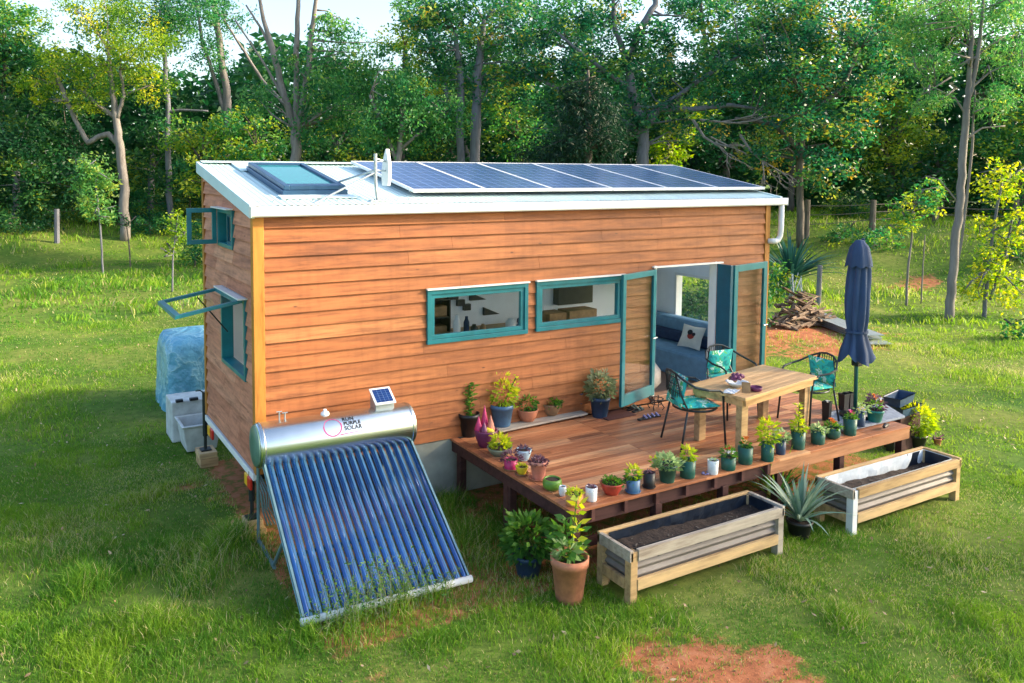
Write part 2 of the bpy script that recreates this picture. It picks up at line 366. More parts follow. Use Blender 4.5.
def npmesh(name, V, F, T, mat, parent=None):
    """V (n,3), F (m,k) all same k, T (m,) tint"""
    me = bpy.data.meshes.new(name); k = F.shape[1]
    me.vertices.add(len(V)); me.vertices.foreach_set('co', V.astype(np.float32).ravel())
    me.loops.add(F.size); me.loops.foreach_set('vertex_index', F.astype(np.int32).ravel())
    me.polygons.add(len(F)); me.polygons.foreach_set('loop_start', np.arange(0, F.size, k, dtype=np.int32)); me.polygons.foreach_set('loop_total', np.full(len(F), k, dtype=np.int32))
    me.update(calc_edges=True)
    a = me.attributes.new('tint', 'FLOAT', 'FACE'); a.data.foreach_set('value', T.astype(np.float32))
    me.materials.append(M[mat])
    o = bpy.data.objects.new(name, me); col.objects.link(o)
    if parent: o.parent = parent
    return o
def tag(o, label=None, cat=None, group=None, kind=None):
    if label: o['label'] = label
    if cat: o['category'] = cat
    if group: o['group'] = group
    if kind: o['kind'] = kind
    return o
def empty(name, loc, label, cat, group=None, rz=0):
    o = bpy.data.objects.new(name, None); o.empty_display_size = .1; col.objects.link(o); o.location = loc; o.rotation_euler = (0, 0, rz)
    return tag(o, label, cat, group)
def unit(v): return v/np.maximum(np.linalg.norm(v, axis=1, keepdims=True), 1e-9)

def leafquads(C, L, W, T, updir=.3, droop=0., dirs=None):
    """diamond leaves at C; returns V,F"""
    n = len(C); d = NR.normal(size=(n, 3)) if dirs is None else dirs+NR.normal(size=(n, 3))*.25
    d[:, 2] = d[:, 2]*.6-droop; d = unit(d)
    nrm = NR.normal(size=(n, 3)); nrm[:, 2] += updir; sd = unit(np.cross(d, nrm))
    L = np.broadcast_to(L, n)[:, None]*NR.uniform(.7, 1.3, (n, 1)); W = np.broadcast_to(W, n)[:, None]*NR.uniform(.7, 1.3, (n, 1))
    V = np.stack([C, C+d*L*.45+sd*W*.5, C+d*L, C+d*L*.45-sd*W*.5], 1).reshape(-1, 3)
    F = np.arange(4*n).reshape(-1, 4)
    return V, F

# ------------------------------------------------------------------ sky and sun
SUN_EL, SUN_A = R(24), R(27)
sdir = Vector((math.cos(SUN_EL)*math.cos(SUN_A), -math.cos(SUN_EL)*math.sin(SUN_A), math.sin(SUN_EL)))
w = bpy.data.worlds.new('World'); sc.world = w; w.use_nodes = True
bg = w.node_tree.nodes['Background']; sk = w.node_tree.nodes.new('ShaderNodeTexSky'); sk.sky_type = 'NISHITA'; sk.sun_disc = False
sk.sun_elevation = SUN_EL; sk.sun_rotation = math.atan2(sdir.x, sdir.y); sk.air_density = 1.; sk.dust_density = 2.5; sk.ozone_density = 1.
w.node_tree.links.new(sk.outputs[0], bg.inputs[0]); bg.inputs[1].default_value = .15
sl = bpy.data.lights.new('sun', 'SUN'); sl.energy = 3.6; sl.angle = R(4.5); sl.color = (1, .83, .58)
so = bpy.data.objects.new('sun', sl); col.objects.link(so); so.rotation_euler = (-sdir).to_track_quat('-Z', 'Y').to_euler()
sc.view_settings.view_transform = 'Standard'; sc.view_settings.look = 'None'; sc.view_settings.exposure = 1.58; sc.view_settings.gamma = 1

# ------------------------------------------------------------------ ground
PATCH = []   # x, y, radius x, radius y, strength
for px, py, rx, ry, s in ((640, 652, .30, .16, .95), (690, 660, .5, .22, 1.15), (745, 676, .6, .25, 1.2), (680, 685, .6, .2, 1.), (790, 690, .5, .25, .9), (655, 630, .25, .1, .8), (700, 640, .25, .12, .7), (600, 668, .2, .1, .6), (800, 660, .3, .12, .6), (195, 484, .45, .18, .8), (240, 492, .6, .3, .7), (575, 560, .3, .2, .6), (497, 588, .25, .15, .6), (385, 672, .5, .2, .3), (850, 470, 1., .5, .1),
                      (960, 665, .6, .25, .5), (905, 585, .8, .2, .35), (600, 640, .6, .3, .35), (780, 335, 3.2, 1.6, 1.1), (830, 350, 2., .8, .8), (912, 292, 2.0, 1.2, .55), (50, 478, .6, .4, .4), (160, 355, .6, .4, .3), (250, 470, .6, .5, .6), (810, 585, 1.2, .3, .35)):
    p = onz(px, py, .02); PATCH.append((p.x, p.y, rx, ry, s))
def dirt(x, y):
    d = np.zeros_like(np.asarray(x, float))
    for a, b, rx, ry, s in PATCH:
        q = ((x-a)/rx)**2+((y-b)/ry)**2
        d = np.maximum(d, s*np.exp(-q*.9))
    w_ = fbm(x*1.7+3, y*1.7, 23); d = d*(.25+1.25*w_)+.26*sstep(.6, .8, fbm(x*.9, y*.9, 21))*(1-.3*d)
    under = ((x > -.1) & (x < 8.3) & (y > -2.6) & (y < 2.7))
    d = np.where(under, np.maximum(d, .55), d)
    return d
def axis(a, b, fine, c0, c1):
    xs = list(np.arange(c0, c1+1e-6, fine)); st = fine; x = c1
    while x < b: st *= 1.12; x += st; xs.append(x)
    st = fine; x = c0
    while x > a: st *= 1.12; x -= st; xs.insert(0, x)
    return np.array(xs)
xs = axis(-900, 1200, .16, -5, 22); ys = axis(-300, 1200, .16, -6, 16)
X, Y = np.meshgrid(xs, ys); Z = ground(X, Y)
nx, ny = len(xs), len(ys)
idx = np.arange(nx*ny).reshape(ny, nx)
F = np.stack([idx[:-1, :-1], idx[:-1, 1:], idx[1:, 1:], idx[1:, :-1]], -1).reshape(-1, 4)
V = np.stack([X, Y, Z], -1).reshape(-1, 3)
g = npmesh('ground', V, F, np.zeros(len(F)), 'ground'); g['kind'] = 'structure'
da = g.data.attributes.new('dirt', 'FLOAT', 'POINT'); da.data.foreach_set('value', dirt(V[:, 0], V[:, 1]).astype(np.float32))
g.data.polygons.foreach_set('use_smooth', np.ones(len(F), dtype=bool))

# ------------------------------------------------------------------ grass
CLUMPS = []
for px, py, r, h in ((480, 545, .8, .30), (520, 515, .5, .30), (445, 520, .4, .3), (235, 545, .45, .30), (215, 565, .5, .26), (165, 560, .8, .16), (60, 560, .8, .16), (90, 585, .6, .22), (200, 580, .5, .22), (150, 625, .5, .16), (440, 640, .5, .12), (590, 540, .3, .25), (640, 560, .4, .16),
                     (790, 580, .5, .10), (845, 620, .4, .14), (740, 560, .5, .16), (950, 560, .8, .10), (20, 530, .8, .12), (480, 620, .5, .10), (495, 640, .3, .12), (350, 640, .4, .14), (300, 640, .4, .16), (975, 620, .6, .1),
                     (260, 560, .3, .22), (250, 650, .5, .12), (830, 535, .5, .13), (900, 520, .6, .12), (770, 430, .5, .2), (700, 520, .6, .25), (860, 430, .5, .2), (455, 505, .3, .3), (425, 500, .3, .3), (10, 640, .5, .14), (400, 612, .22, .3), (350, 625, .25, .24), (310, 640, .3, .18), (440, 600, .2, .26), (930, 640, .5, .1)):
    p = onz(px, py, .0); CLUMPS.append((p.x, p.y, r, h))
def grass():
    Vs = []; Fs = []; Ts = []
    def zone(n, dmin, dmax, width, hmul, seed):
        r = np.sqrt(NR.uniform(dmin**2, dmax**2, n)); lo, hi = R(30-36), R(30+36)
        a = NR.uniform(lo, hi, n)
        x = CAM[0]+r*np.sin(a); y = CAM[1]+r*np.cos(a)
        dd = dirt(x, y); cn = fbm(x*.55, y*.55, 31); c2 = fbm(x*1.6, y*1.6, 37)
        thin = .8*sstep(.42, .68, fbm(x*1.3+2, y*1.3, 67))*(1-.6*sstep(.5, .7, cn)); keep = NR.uniform(0, 1, n) > np.clip(np.maximum(dd*1.3-.25+.5*(vnoise(x*9, y*9, 71)-.5), thin), 0, .95)
        keep &= ~((x > 0) & (x < 8.2) & (y > -.0) & (y < 2.6))
        keep &= ~((x > 2.7) & (x < 7.9) & (y > -2.3) & (y < 0) & (NR.uniform(0, 1, n) > .15))
        for bx0, bx1 in ((2.66, 4.8), (5.85, 8.05)): keep &= ~((x > bx0) & (x < bx1) & (y > -3.1) & (y < -2.6))
        far = sstep(15, 30, r)
        hgt = .028+.05*sstep(.45, .75, cn)*(1+far)+.04*sstep(.55, .8, c2)
        c3 = fbm(x*.28+5, y*.28, 61); tint = .12+.30*cn+.18*sstep(.4, .7, c2)+.30*(c3-.4)
        boost = np.zeros(n)
        for cx, cy, cr, ch in CLUMPS:
            q = np.hypot(x-cx, y-cy)/cr
            g_ = np.exp(-q*q*1.6)*(.6+.8*c2); hgt = np.maximum(hgt, .78*ch*g_); boost = np.maximum(boost, g_)
        tint = tint*(1-.35*boost)+.12*boost
        hgt = hgt*NR.uniform(.5, 1.35, n)*hmul
        dry = NR.uniform(0, 1, n) < .06+.34*sstep(.5, .75, fbm(x*.45+9, y*.45, 41))+.2*dd
        tint = tint+NR.normal(0, .07, n)+.16*sstep(2.5, 8, x-.6*y-2)  # yellower toward the right: sunlight painted into the blade tint
        tint = np.where(dry, NR.uniform(.8, 1, n), tint)
        lean = NR.normal(0, .5, (n, 2))*hgt[:, None]; th = NR.uniform(0, 2*np.pi, n); wv = width*NR.uniform(.7, 1.3, n)
        z = ground(x, y)-.006
        sel = np.where(keep)[0]
        x, y, z, hgt, tint, lean, th, wv = (q[sel] for q in (x, y, z, hgt, tint, lean, th, wv))
        sx = np.cos(th)*wv/2; sy = np.sin(th)*wv/2
        b0 = np.stack([x-sx, y-sy, z], 1); b1 = np.stack([x+sx, y+sy, z], 1)
        mz = z+hgt*.62
        m0 = np.stack([x-sx*.7+lean[:, 0]*.35, y-sy*.7+lean[:, 1]*.35, mz], 1); m1 = np.stack([x+sx*.7+lean[:, 0]*.35, y+sy*.7+lean[:, 1]*.35, mz], 1)
        t0 = np.stack([x-sx*.15+lean[:, 0], y-sy*.15+lean[:, 1], z+hgt], 1); t1 = np.stack([x+sx*.15+lean[:, 0], y+sy*.15+lean[:, 1], z+hgt], 1)
        k = len(x); o = sum(len(v) for v in Vs)
        Vs.append(np.stack([b0, b1, m0, m1, t0, t1], 1).reshape(-1, 3))
        b = o+np.arange(k)[:, None]*6
        Fs.append(np.concatenate([b+np.array([0, 1, 3, 2]), b+np.array([2, 3, 5, 4])], 0)); Ts.append(np.concatenate([tint, tint+.05]))
    zone(400000, 6.0, 13, .007, 1., 1)
    zone(160000, 13, 24, .013, 1.15, 2)
    zone(130000, 24, 58, .04, 1.9, 3)
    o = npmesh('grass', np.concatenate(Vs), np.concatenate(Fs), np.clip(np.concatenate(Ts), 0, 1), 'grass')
    tag(o, 'green lawn grass with long tufts round the tiny house', 'grass', kind='stuff')
grass()

# ------------------------------------------------------------------ tiny house
L, W, ZB, ZT, RISE = 8.14, 2.54, .75, 3.62, .45
def rz(y): return ZT+.02+RISE*(y/W)         # underside of the roof at y
house = empty('tiny_house', (0, 0, 0), 'long tiny house clad in orange timber boards with teal windows and pale sloping roof', 'tiny house')
def subtract(rects, o):
    out = []
    for (a0, b0, a1, b1) in rects:
        x0, z0, x1, z1 = max(a0, o[0]), max(b0, o[1]), min(a1, o[2]), min(b1, o[3])
        if x0 >= x1-1e-5 or z0 >= z1-1e-5: out.append((a0, b0, a1, b1)); continue
        if b0 < z0: out.append((a0, b0, a1, z0))
        if z1 < b1: out.append((a0, z1, a1, b1))
        if a0 < x0: out.append((a0, z0, x0, z1))
        if x1 < a1: out.append((x1, z0, a1, z1))
    return out
def clip(poly, f):
    out = []
    for i in range(len(poly)):
        p, q = poly[i], poly[(i+1) % len(poly)]; fp, fq = f(p), f(q)
        if fp >= 0: out.append(p)
        if fp*fq < 0:
            t = fp/(fp-fq); out.append((p[0]+(q[0]-p[0])*t, p[1]+(q[1]-p[1])*t))
    return out
def siding(mp, u0, u1, z0, z1, openings, topf=None, rows=18, seed=1, lo=1.5, hi=4.2):
    rd = random.Random(seed); mb = MB(); h = (ZT-ZB)/rows; i = 0; z = z0
    while z < z1-1e-4:
        u = u0; zt = min(z+h, z1)
        while u < u1-1e-6:
            ln = rd.uniform(lo, hi); ue = min(u+ln, u1)
            if u1-ue < .35: ue = u1
            tint = min(1, max(0, rd.gauss(.5, .22)))
            rects = [(u+.0015, z+.002, ue-.0015, zt)]
            for o in openings: rects = subtract(rects, o)
            for (a0, b0, a1, b1) in rects:
                poly = [(a0, b0), (a1, b0), (a1, b1), (a0, b1)]
                if topf: poly = clip(poly, topf)
                if len(poly) < 3: continue
                n = len(poly); fr = [mp(p[0], p[1], .004+.030*(z+h-p[1])/h) for p in poly]; bk = [mp(p[0], p[1], 0) for p in poly]
                fs = [tuple(range(n))]+[(k, k+n, (k+1) % n+n, (k+1) % n) for k in range(n)]
                mb.add(fr+bk, fs, tint)
            u = ue
        z += h
    return mb
WIN1 = (2.08, 1.975, 3.56, 2.645); WIN2 = (3.69, 1.985, 5.19, 2.65); DOOR = (5.79, ZB-.01, 7.02, 2.72)
EWU = (.86, 3.15, 1.62, 3.62); EWL = (.34, 1.69, 1.50, 2.63)
mapF = lambda u, z, o: (u, -o, z)
mapE = lambda u, z, o: (-o, u, z)
obj_f = siding(mapF, .09, L-.07, ZB, ZT, [WIN1, WIN2, DOOR], seed=5).build('front_cladding', 'siding', house); tag(obj_f, 'orange weatherboards on the long front wall')
siding(mapE, .06, W-.06, ZB, 4.2, [EWU, EWL], lambda p: rz(p[0])-.01-p[1], seed=9, lo=.7, hi=1.8).build('end_cladding', 'siding_end', house)['label'] = 'pinkish brown boards on the narrow end wall'
# structural walls with cut openings and a white lined inside
def wallbox(mp, u0, u1, z0, z1, ops, t0, t1):
    mb = MB(); rects = [(u0, z0, u1, z1)]
    for o in ops: rects = subtract(rects, o)
    for a0, b0, a1, b1 in rects:
        P = [mp(a0, b0, t0), mp(a1, b0, t0), mp(a1, b1, t0), mp(a0, b1, t0)]; Q = [mp(a0, b0, t1), mp(a1, b0, t1), mp(a1, b1, t1), mp(a0, b1, t1)]
        mb.add(P+Q, [(0, 1, 2, 3), (7, 6, 5, 4), (0, 4, 5, 1), (1, 5, 6, 2), (2, 6, 7, 3), (3, 7, 4, 0)])
    return mb
mw = wallbox(mapF, .03, L-.03, ZB+.01, ZT-.02, [WIN1, WIN2, DOOR], -.003, -.09); mw.build('front_wall', 'int_white', house)
me_ = wallbox(mapE, .092, W-.092, ZB+.01, 3.6, [EWU, EWL], -.03, -.09); me_.build('end_wall', 'int_white', house)
mr = MB()   # gable wedges up to the roof on both ends
for x in (.03, L-.09):
    mr.add([(x, .092, 3.602), (x, W-.092, 3.602), (x, W-.092, rz(W-.092)-.02), (x, .092, rz(.092)-.02), (x+.06, .092, 3.602), (x+.06, W-.092, 3.602), (x+.06, W-.092, rz(W-.092)-.02), (x+.06, .092, rz(.092)-.02)],
           [(0, 1, 2, 3), (7, 6, 5, 4), (0, 4, 5, 1), (1, 5, 6, 2), (2, 6, 7, 3), (3, 7, 4, 0)])
mr.build('gable_wall', 'int_white', house)
BW = (.5, 1.42, 1.9, 2.32)                    # window in the far end wall, seen through the door
wallbox(lambda u, z, o: (L+o, u, z), .092, W-.092, ZB+.01, 3.6, [BW], -.03, -.09).build('end_wall', 'int_white', house)
ADDED_BKO = [(.5, 1.3, 2.9, 3.8), (3.1, 2.7, 7.9, 3.85)]  # unseen back openings, added to let daylight into the rooms
wallbox(lambda u, z, o: (u, W+o, z), .03, L-.03, ZB+.01, rz(W-.09)-.02, ADDED_BKO, -.003, -.09).build('back_wall', 'int_white', house)
siding(lambda u, z, o: (u, W+o, z), .0, L, ZB, 4.05, ADDED_BKO, seed=3).build('back_cladding', 'siding', house)
siding(lambda u, z, o: (L+o, u, z), .06, W-.06, ZB, 4.2, [BW], lambda p: rz(p[0])-.01-p[1], seed=4).build('end_cladding', 'siding', house)
MB().box((.02, .0, ZB-.02), (L-.02, W, ZB+.004)).build('floor', 'int_floor', house)
MB().box((DOOR[0]-.03, -.06, ZB+.006), (DOOR[2]+.03, .1, ZB+.09)).build('door_sill', 'int_floor', house, bevel=.005)
# corner posts
t = MB(); t.box((-.036, -.036, ZB-.02), (.088, .03, ZT-.01), .6); t.box((-.036, .03, ZB-.02), (.0, .06, ZT-.01), .3); t.build('corner_post', 'trim_wood', house, bevel=.006)
MB().box((L-.068, -.036, ZB-.02), (L+.036, .06, ZT-.01), .7).build('corner_post', 'trim_wood', house, bevel=.006)
MB().box((-.036, W-.06, ZB-.02), (.02, W+.036, rz(W)-.02), .3).build('corner_post', 'trim_wood', house, bevel=.006)
# roof: corrugated sheets, trims, gutter
RX0, RX1, RY0, RY1 = -.06, 8.36, -.06, 2.66
def rtop(y): return 3.705+(4.19-3.705)*(y-RY0)/(RY1-RY0)
xs_ = np.arange(RX0+.012, RX1-.012, .0127); mb = MB(); ysr = [RY0+.01, RY1-.01]
vs = [(x, y, rtop(y)+.006*math.sin(2*math.pi*x/.076)) for y in ysr for x in xs_]; n = len(xs_)
mb.add(vs, [(i, i+1, n+i+1, n+i) for i in range(n-1)]); rf = mb.build('roof_sheet', 'roof', house, smooth=True)
mb = MB(); mb.add([(RX0+.02, RY0+.02, rtop(RY0)-.09), (RX1-.02, RY0+.02, rtop(RY0)-.09), (RX1-.02, RY1-.02, rtop(RY1)-.09), (RX0+.02, RY1-.02, rtop(RY1)-.09),
                   (RX0+.02, RY0+.02, rtop(RY0)-.02), (RX1-.02, RY0+.02, rtop(RY0)-.02), (RX1-.02, RY1-.02, rtop(RY1)-.02), (RX0+.02, RY1-.02, rtop(RY1)-.02)],
                  [(0, 3, 2, 1), (4, 5, 6, 7), (0, 1, 5, 4), (1, 2, 6, 5), (2, 3, 7, 6), (3, 0, 4, 7)]); mb.build('ceiling', 'int_white', house)
def barge(x0, x1, mat):
    b = MB(); a = rtop(RY0); c = rtop(RY1)
    b.add([(x0, RY0-.03, a-.13), (x1, RY0-.03, a-.13), (x1, RY1+.02, c-.13), (x0, RY1+.02, c-.13), (x0, RY0-.03, a+.018), (x1, RY0-.03, a+.018), (x1, RY1+.02, c+.018), (x0, RY1+.02, c+.018)],
          [(0, 3, 2, 1), (4, 5, 6, 7), (0, 1, 5, 4), (1, 2, 6, 5), (2, 3, 7, 6), (3, 0, 4, 7)])
    return b.build('barge_trim', mat, house, bevel=.004)
barge(RX0-.02, RX0+.035, 'flash'); barge(RX1-.035, RX1+.02, 'roof')
b = MB(); b.add([(RX0+.036, RY1-.13, rtop(RY1-.13)+.03), (RX1-.036, RY1-.13, rtop(RY1-.13)+.03), (RX1-.036, RY1+.03, rtop(RY1)+.034), (RX0+.036, RY1+.03, rtop(RY1)+.034), (RX0+.036, RY1+.03, rtop(RY1)-.12), (RX1-.036, RY1+.03, rtop(RY1)-.12)],
                [(0, 1, 2, 3), (3, 2, 5, 4)]); b.build('ridge_cap', 'roof', house)
gt = MB()   # gutter: open trough
gp = [(-.065, -.02), (-.065, -.10), (-.085, -.115), (-.15, -.115), (-.165, -.10), (-.165, -.005), (-.155, .0), (-.153, -.008), (-.155, -.095), (-.085, -.105), (-.075, -.09), (-.075, -.02)]
a = rtop(RY0)+.0
n = len(gp); vs = [(x, y+.0, a+z) for x in (RX0-.02, RX1+.06) for y, z in gp]
gt.add(vs, [(i, (i+1) % n, n+(i+1) % n, n+i) for i in range(n)]+[tuple(range(n)), tuple(range(2*n-1, n-1, -1))])
for x in (RX0-.022, RX1+.058): gt.box((x, -.166, a-.117), (x+.004, -.064, a-.0))
gt.build('gutter', 'white', house)
dp = MB(); dx = L+.19
dp.tube([(dx, -.115, a-.10), (dx, -.115, 3.2), (dx-.01, -.112, 3.1), (dx-.045, -.105, 3.04), (dx-.1, -.1, 3.02), (L+.05, -.1, 3.02), (L+.0, -.03, 3.02)], .043, 12); dp.build('downpipe', 'white', house, smooth=True)
# bolts on the roof sheets
bb = MB()
for y in (.15, 2.35):
    for x in np.arange(.1, 2.1, .152): bb.lathe([(.009, 0), (.009, .01), (.004, .014)], (x, y, rtop(y)+.006), 6)
bb.build('roof_screw', 'steel_dull', house)
# skylight
sky = MB(); SX0, SX1, SY0, SY1 = .44, 1.24, .42, 2.05
def sq(mb, x0, x1, y0, y1, h0, h1):
    return mb.add([(x0, y0, rtop(y0)+h0), (x1, y0, rtop(y0)+h0), (x1, y1, rtop(y1)+h0), (x0, y1, rtop(y1)+h0), (x0, y0, rtop(y0)+h1), (x1, y0, rtop(y0)+h1), (x1, y1, rtop(y1)+h1), (x0, y1, rtop(y1)+h1)],
                  [(0, 3, 2, 1), (4, 5, 6, 7), (0, 1, 5, 4), (1, 2, 6, 5), (2, 3, 7, 6), (3, 0, 4, 7)])
sq(sky, SX0, SX1, SY0, SY1, -.0, .07)
for a_ in ((SX0+.02, SX0+.09, SY0+.02, SY1-.02), (SX1-.09, SX1-.02, SY0+.02, SY1-.02), (SX0+.09, SX1-.09, SY0+.02, SY0+.14), (SX0+.09, SX1-.09, SY1-.1, SY1-.02)): sq(sky, *a_, .071, .125)
s_ = sky.build('skylight', 'sky_metal', house, bevel=.006)
pn = MB(); sq(pn, SX0+.092, SX1-.092, SY0+.142, SY1-.102, .073, .10); pn.build('pane', 'glass_sky', s_)
fl = MB(); sq(fl, SX0-.08, SX1+.1, SY1-.05, RY1-.13, .012, .03); fl.build('flashing', 'flash', s_); fl = MB(); sq(fl, SX0-.06, SX1+.06, SY0-.16, SY0-.002, .01, .02); fl.build('flashing', 'flash', s_)
# windows
def frame_rect(mb, mp, r, wd, t0, t1, tint=None):
    a0, b0, a1, b1 = r
    for q in ((a0, b0, a1, b0+wd), (a0, b1-wd, a1, b1), (a0, b0+wd, a0+wd, b1-wd), (a1-wd, b0+wd, a1, b1-wd)):
        P = [mp(q[0], q[1], t0), mp(q[2], q[1], t0), mp(q[2], q[3], t0), mp(q[0], q[3], t0)]; Q = [mp(q[0], q[1], t1), mp(q[2], q[1], t1), mp(q[2], q[3], t1), mp(q[0], q[3], t1)]
        mb.add(P+Q, [(0, 1, 2, 3), (7, 6, 5, 4), (0, 4, 5, 1), (1, 5, 6, 2), (2, 6, 7, 3), (3, 7, 4, 0)], tint)
def front_window(r):
    mb = MB(); frame_rect(mb, mapF, r, .055, .05, -.1); w_ = mb.build('window', 'teal', house, bevel=.004)
    mb = MB(); frame_rect(mb, mapF, (r[0]+.057, r[1]+.057, r[2]-.057, r[3]-.057), .05, .03, -.02); mb.build('sash', 'teal', w_, bevel=.003)
    MB().box((r[0]+.1, .0, r[1]+.1), (r[2]-.1, .006, r[3]-.1)).build('pane', 'glass', w_)
    mb = MB(); mb.box((r[0]-.01, -.075, r[3]+.002), (r[2]+.01, -.02, r[3]+.022)); mb.build('flashing', 'white', w_)
    return w_
front_window(WIN1)['label'] = 'fixed teal kitchen window nearest the left corner'; front_window(WIN2)['label'] = 'fixed teal window beside the open door'
# end wall windows, both swung open
mb = MB(); frame_rect(mb, mapE, EWU, .05, .045, -.1); wu = mb.build('window', 'teal', house, bevel=.004); wu['label'] = 'small upper window with its sash swung straight out'
s1 = MB(); frame_rect(s1, lambda u, z, o: (-.05-u, 1.63+o, z), (0, 3.17, .36, 3.62), .055, .02, -.02); s1.build('sash', 'teal', wu, bevel=.003)
MB().box((-.355, 1.627, 3.225), (-.105, 1.633, 3.565)).build('pane', 'glass', wu)
s1 = MB(); frame_rect(s1, mapE, (EWU[0]+.052, 3.2, 1.22, 3.57), .035, .02, -.01); s1.build('inner_frame', 'teal_dark', wu)
MB().box((-.12, EWU[0]-.02, 3.625), (-.01, EWU[2]+.02, 3.64)).build('flashing', 'white', wu)
mb = MB(); frame_rect(mb, mapE, EWL, .05, .045, -.1); wl = mb.build('window', 'teal', house, bevel=.004); wl['label'] = 'tall lower window with its awning sash propped wide open'
ang = R(80)
def mapA(u, z, o):   # z measured down the sash from its hinge
    q = EWL[3]-.01; return (-.06-z*math.sin(ang)+o*math.cos(ang), u, q-z*math.cos(ang)+o*math.sin(ang))
s2 = MB(); frame_rect(s2, mapA, (EWL[0]+.0, 0, EWL[2]-.0, .74), .06, .02, -.02); s2.build('sash', 'teal', wl, bevel=.003)
s2 = MB(); P = [mapA(u, z, o) for o in (-.003, .003) for u, z in ((EWL[0]+.06, .06), (EWL[2]-.06, .06), (EWL[2]-.06, .68), (EWL[0]+.06, .68))]
s2.add(P, [(0, 1, 2, 3), (7, 6, 5, 4), (0, 4, 5, 1), (1, 5, 6, 2), (2, 6, 7, 3), (3, 7, 4, 0)]); s2.build('pane', 'glass', wl)
MB().box((-.12, EWL[0]-.03, EWL[3]+.005), (-.01, EWL[2]+.03, EWL[3]+.022)).build('flashing', 'white', wl)
st = MB(); st.tube([mapA(EWL[0]+.9, .32, .0), (-.02, EWL[0]+.9, EWL[1]+.42)], .009, 6); st.build('stay', 'black', wl)
for r_ in ADDED_BKO:  # frames and glass of the added, unseen back openings
    mb = MB(); frame_rect(mb, lambda u, z, o: (u, W+o, z), r_, .05, .05, -.1); wb = mb.build('window', 'teal', house, bevel=.004)
    MB().box((r_[0]+.05, W-.03, r_[1]+.05), (r_[2]-.05, W-.024, r_[3]-.05)).build('pane', 'glass', wb)
# far end window
mb = MB(); frame_rect(mb, lambda u, z, o: (L+o, u, z), BW, .05, .045, -.1); wb = mb.build('window', 'white', house, bevel=.004)
MB().box((L-.03, BW[0]+.05, BW[1]+.05), (L-.024, BW[2]-.05, BW[3]-.05)).build('pane', 'glass', wb)
# doors
def door(name, p0, p1, z0, z1, lab, st=.085, bot=.2, glass=True):
    p0 = Vector(p0); p1 = Vector(p1); d = (p1-p0); ln = d.length; d.normalize(); nn = Vector((-d.y, d.x))
    mp = lambda u, z, o: (p0.x+d.x*u+nn.x*o, p0.y+d.y*u+nn.y*o, z)
    mb = MB()
    for q in ((0, z0, st, z1), (ln-st, z0, ln, z1), (st, z0, ln-st, z0+bot), (st, z1-st, ln-st, z1)):
        P = [mp(q[0], q[1], .02), mp(q[2], q[1], .02), mp(q[2], q[3], .02), mp(q[0], q[3], .02)]; Q = [mp(q[0], q[1], -.02), mp(q[2], q[1], -.02), mp(q[2], q[3], -.02), mp(q[0], q[3], -.02)]
        mb.add(P+Q, [(0, 1, 2, 3), (7, 6, 5, 4), (0, 4, 5, 1), (1, 5, 6, 2), (2, 6, 7, 3), (3, 7, 4, 0)])
    o = mb.build('door', 'teal', house, bevel=.004); o['label'] = lab
    mb = MB(); P = [mp(u, z, t_) for t_ in (-.003, .003) for u, z in ((st, z0+bot), (ln-st, z0+bot), (ln-st, z1-st), (st, z1-st))]
    mb.add(P, [(0, 1, 2, 3), (7, 6, 5, 4), (0, 4, 5, 1), (1, 5, 6, 2), (2, 6, 7, 3), (3, 7, 4, 0)]); mb.build('pane', 'glass_door', o)
    h = MB(); h.tube([mp(ln-st/2 if name == 'l' else ln-.04, 1.72, -.02), mp(ln-.05, 1.72, -.07), mp(ln-.16, 1.72, -.07)], .009, 6); h.build('handle', 'steel', o)
    return o
door('l', (4.93, -.30), (5.78, -.035), .86, 2.70, 'left glazed door folded back over the window edge', .08, .16)
door('r', (7.10, -.29), (8.04, -.10), .86, 2.71, 'right glazed door folded back beside the corner post', .10, .18)
mb = MB(); mb.box((7.022, -.30, .86), (7.075, -.035, 2.715)); mb.build('door', 'teal_dark', house, bevel=.004)['label'] = 'narrow dark teal folding leaf at the right jamb'
MB().box((5.76, -.05, .84), (5.789, .1, 2.75)).build('door_jamb', 'white', house); MB().box((7.0, -.032, .84), (7.02, .1, 2.75)).build('door_jamb', 'white', house)
mb = MB(); mb.box((5.72, -.07, 2.722), (7.12, -.02, 2.745)); mb.build('door_flashing', 'white', house)
# skirting panel and chassis below the floor
MB().box((1.5, -.012, .02), (3.2, .01, ZB-.012)).build('skirting_panel', 'concrete', house, bevel=.003)
ch = MB(); ch.beam((.1, .35, .62), (8.0, .35, .62), .1, .16); ch.beam((.1, 2.2, .62), (8.0, 2.2, .62), .1, .16)
for x in np.arange(.3, 8, .9): ch.beam((x, .1, .66), (x, 2.45, .66), .06, .1)
ch.build('chassis', 'dark_metal', house)
rb = MB(); rb.box((-.05, .02, ZB-.10), (-.01, W-.02, ZB-.022)); rb.build('rear_bar', 'white', house, bevel=.004)
for y, mt in ((2.2, 'yellow'), (2.05, 'red'), (.25, 'yellow'), (.13, 'red')):
    MB().box((-.075, y-.07, ZB-.22), (-.045, y+.07, ZB-.09)).build('tail_light', mt, house, bevel=.01)
for y in (.3, 2.3):
    for x in (2.9, 3.8): 
        wh = MB(); wh.lathe([(.1, -.1), (.3, -.1), (.33, -.07), (.34, 0), (.33, .07), (.3, .1), (.1, .1)], (0, 0, 0), 28); o = wh.build('wheel', 'black', house, smooth=True); o.rotation_euler = (R(90), 0, 0); o.location = (x, y, .34)
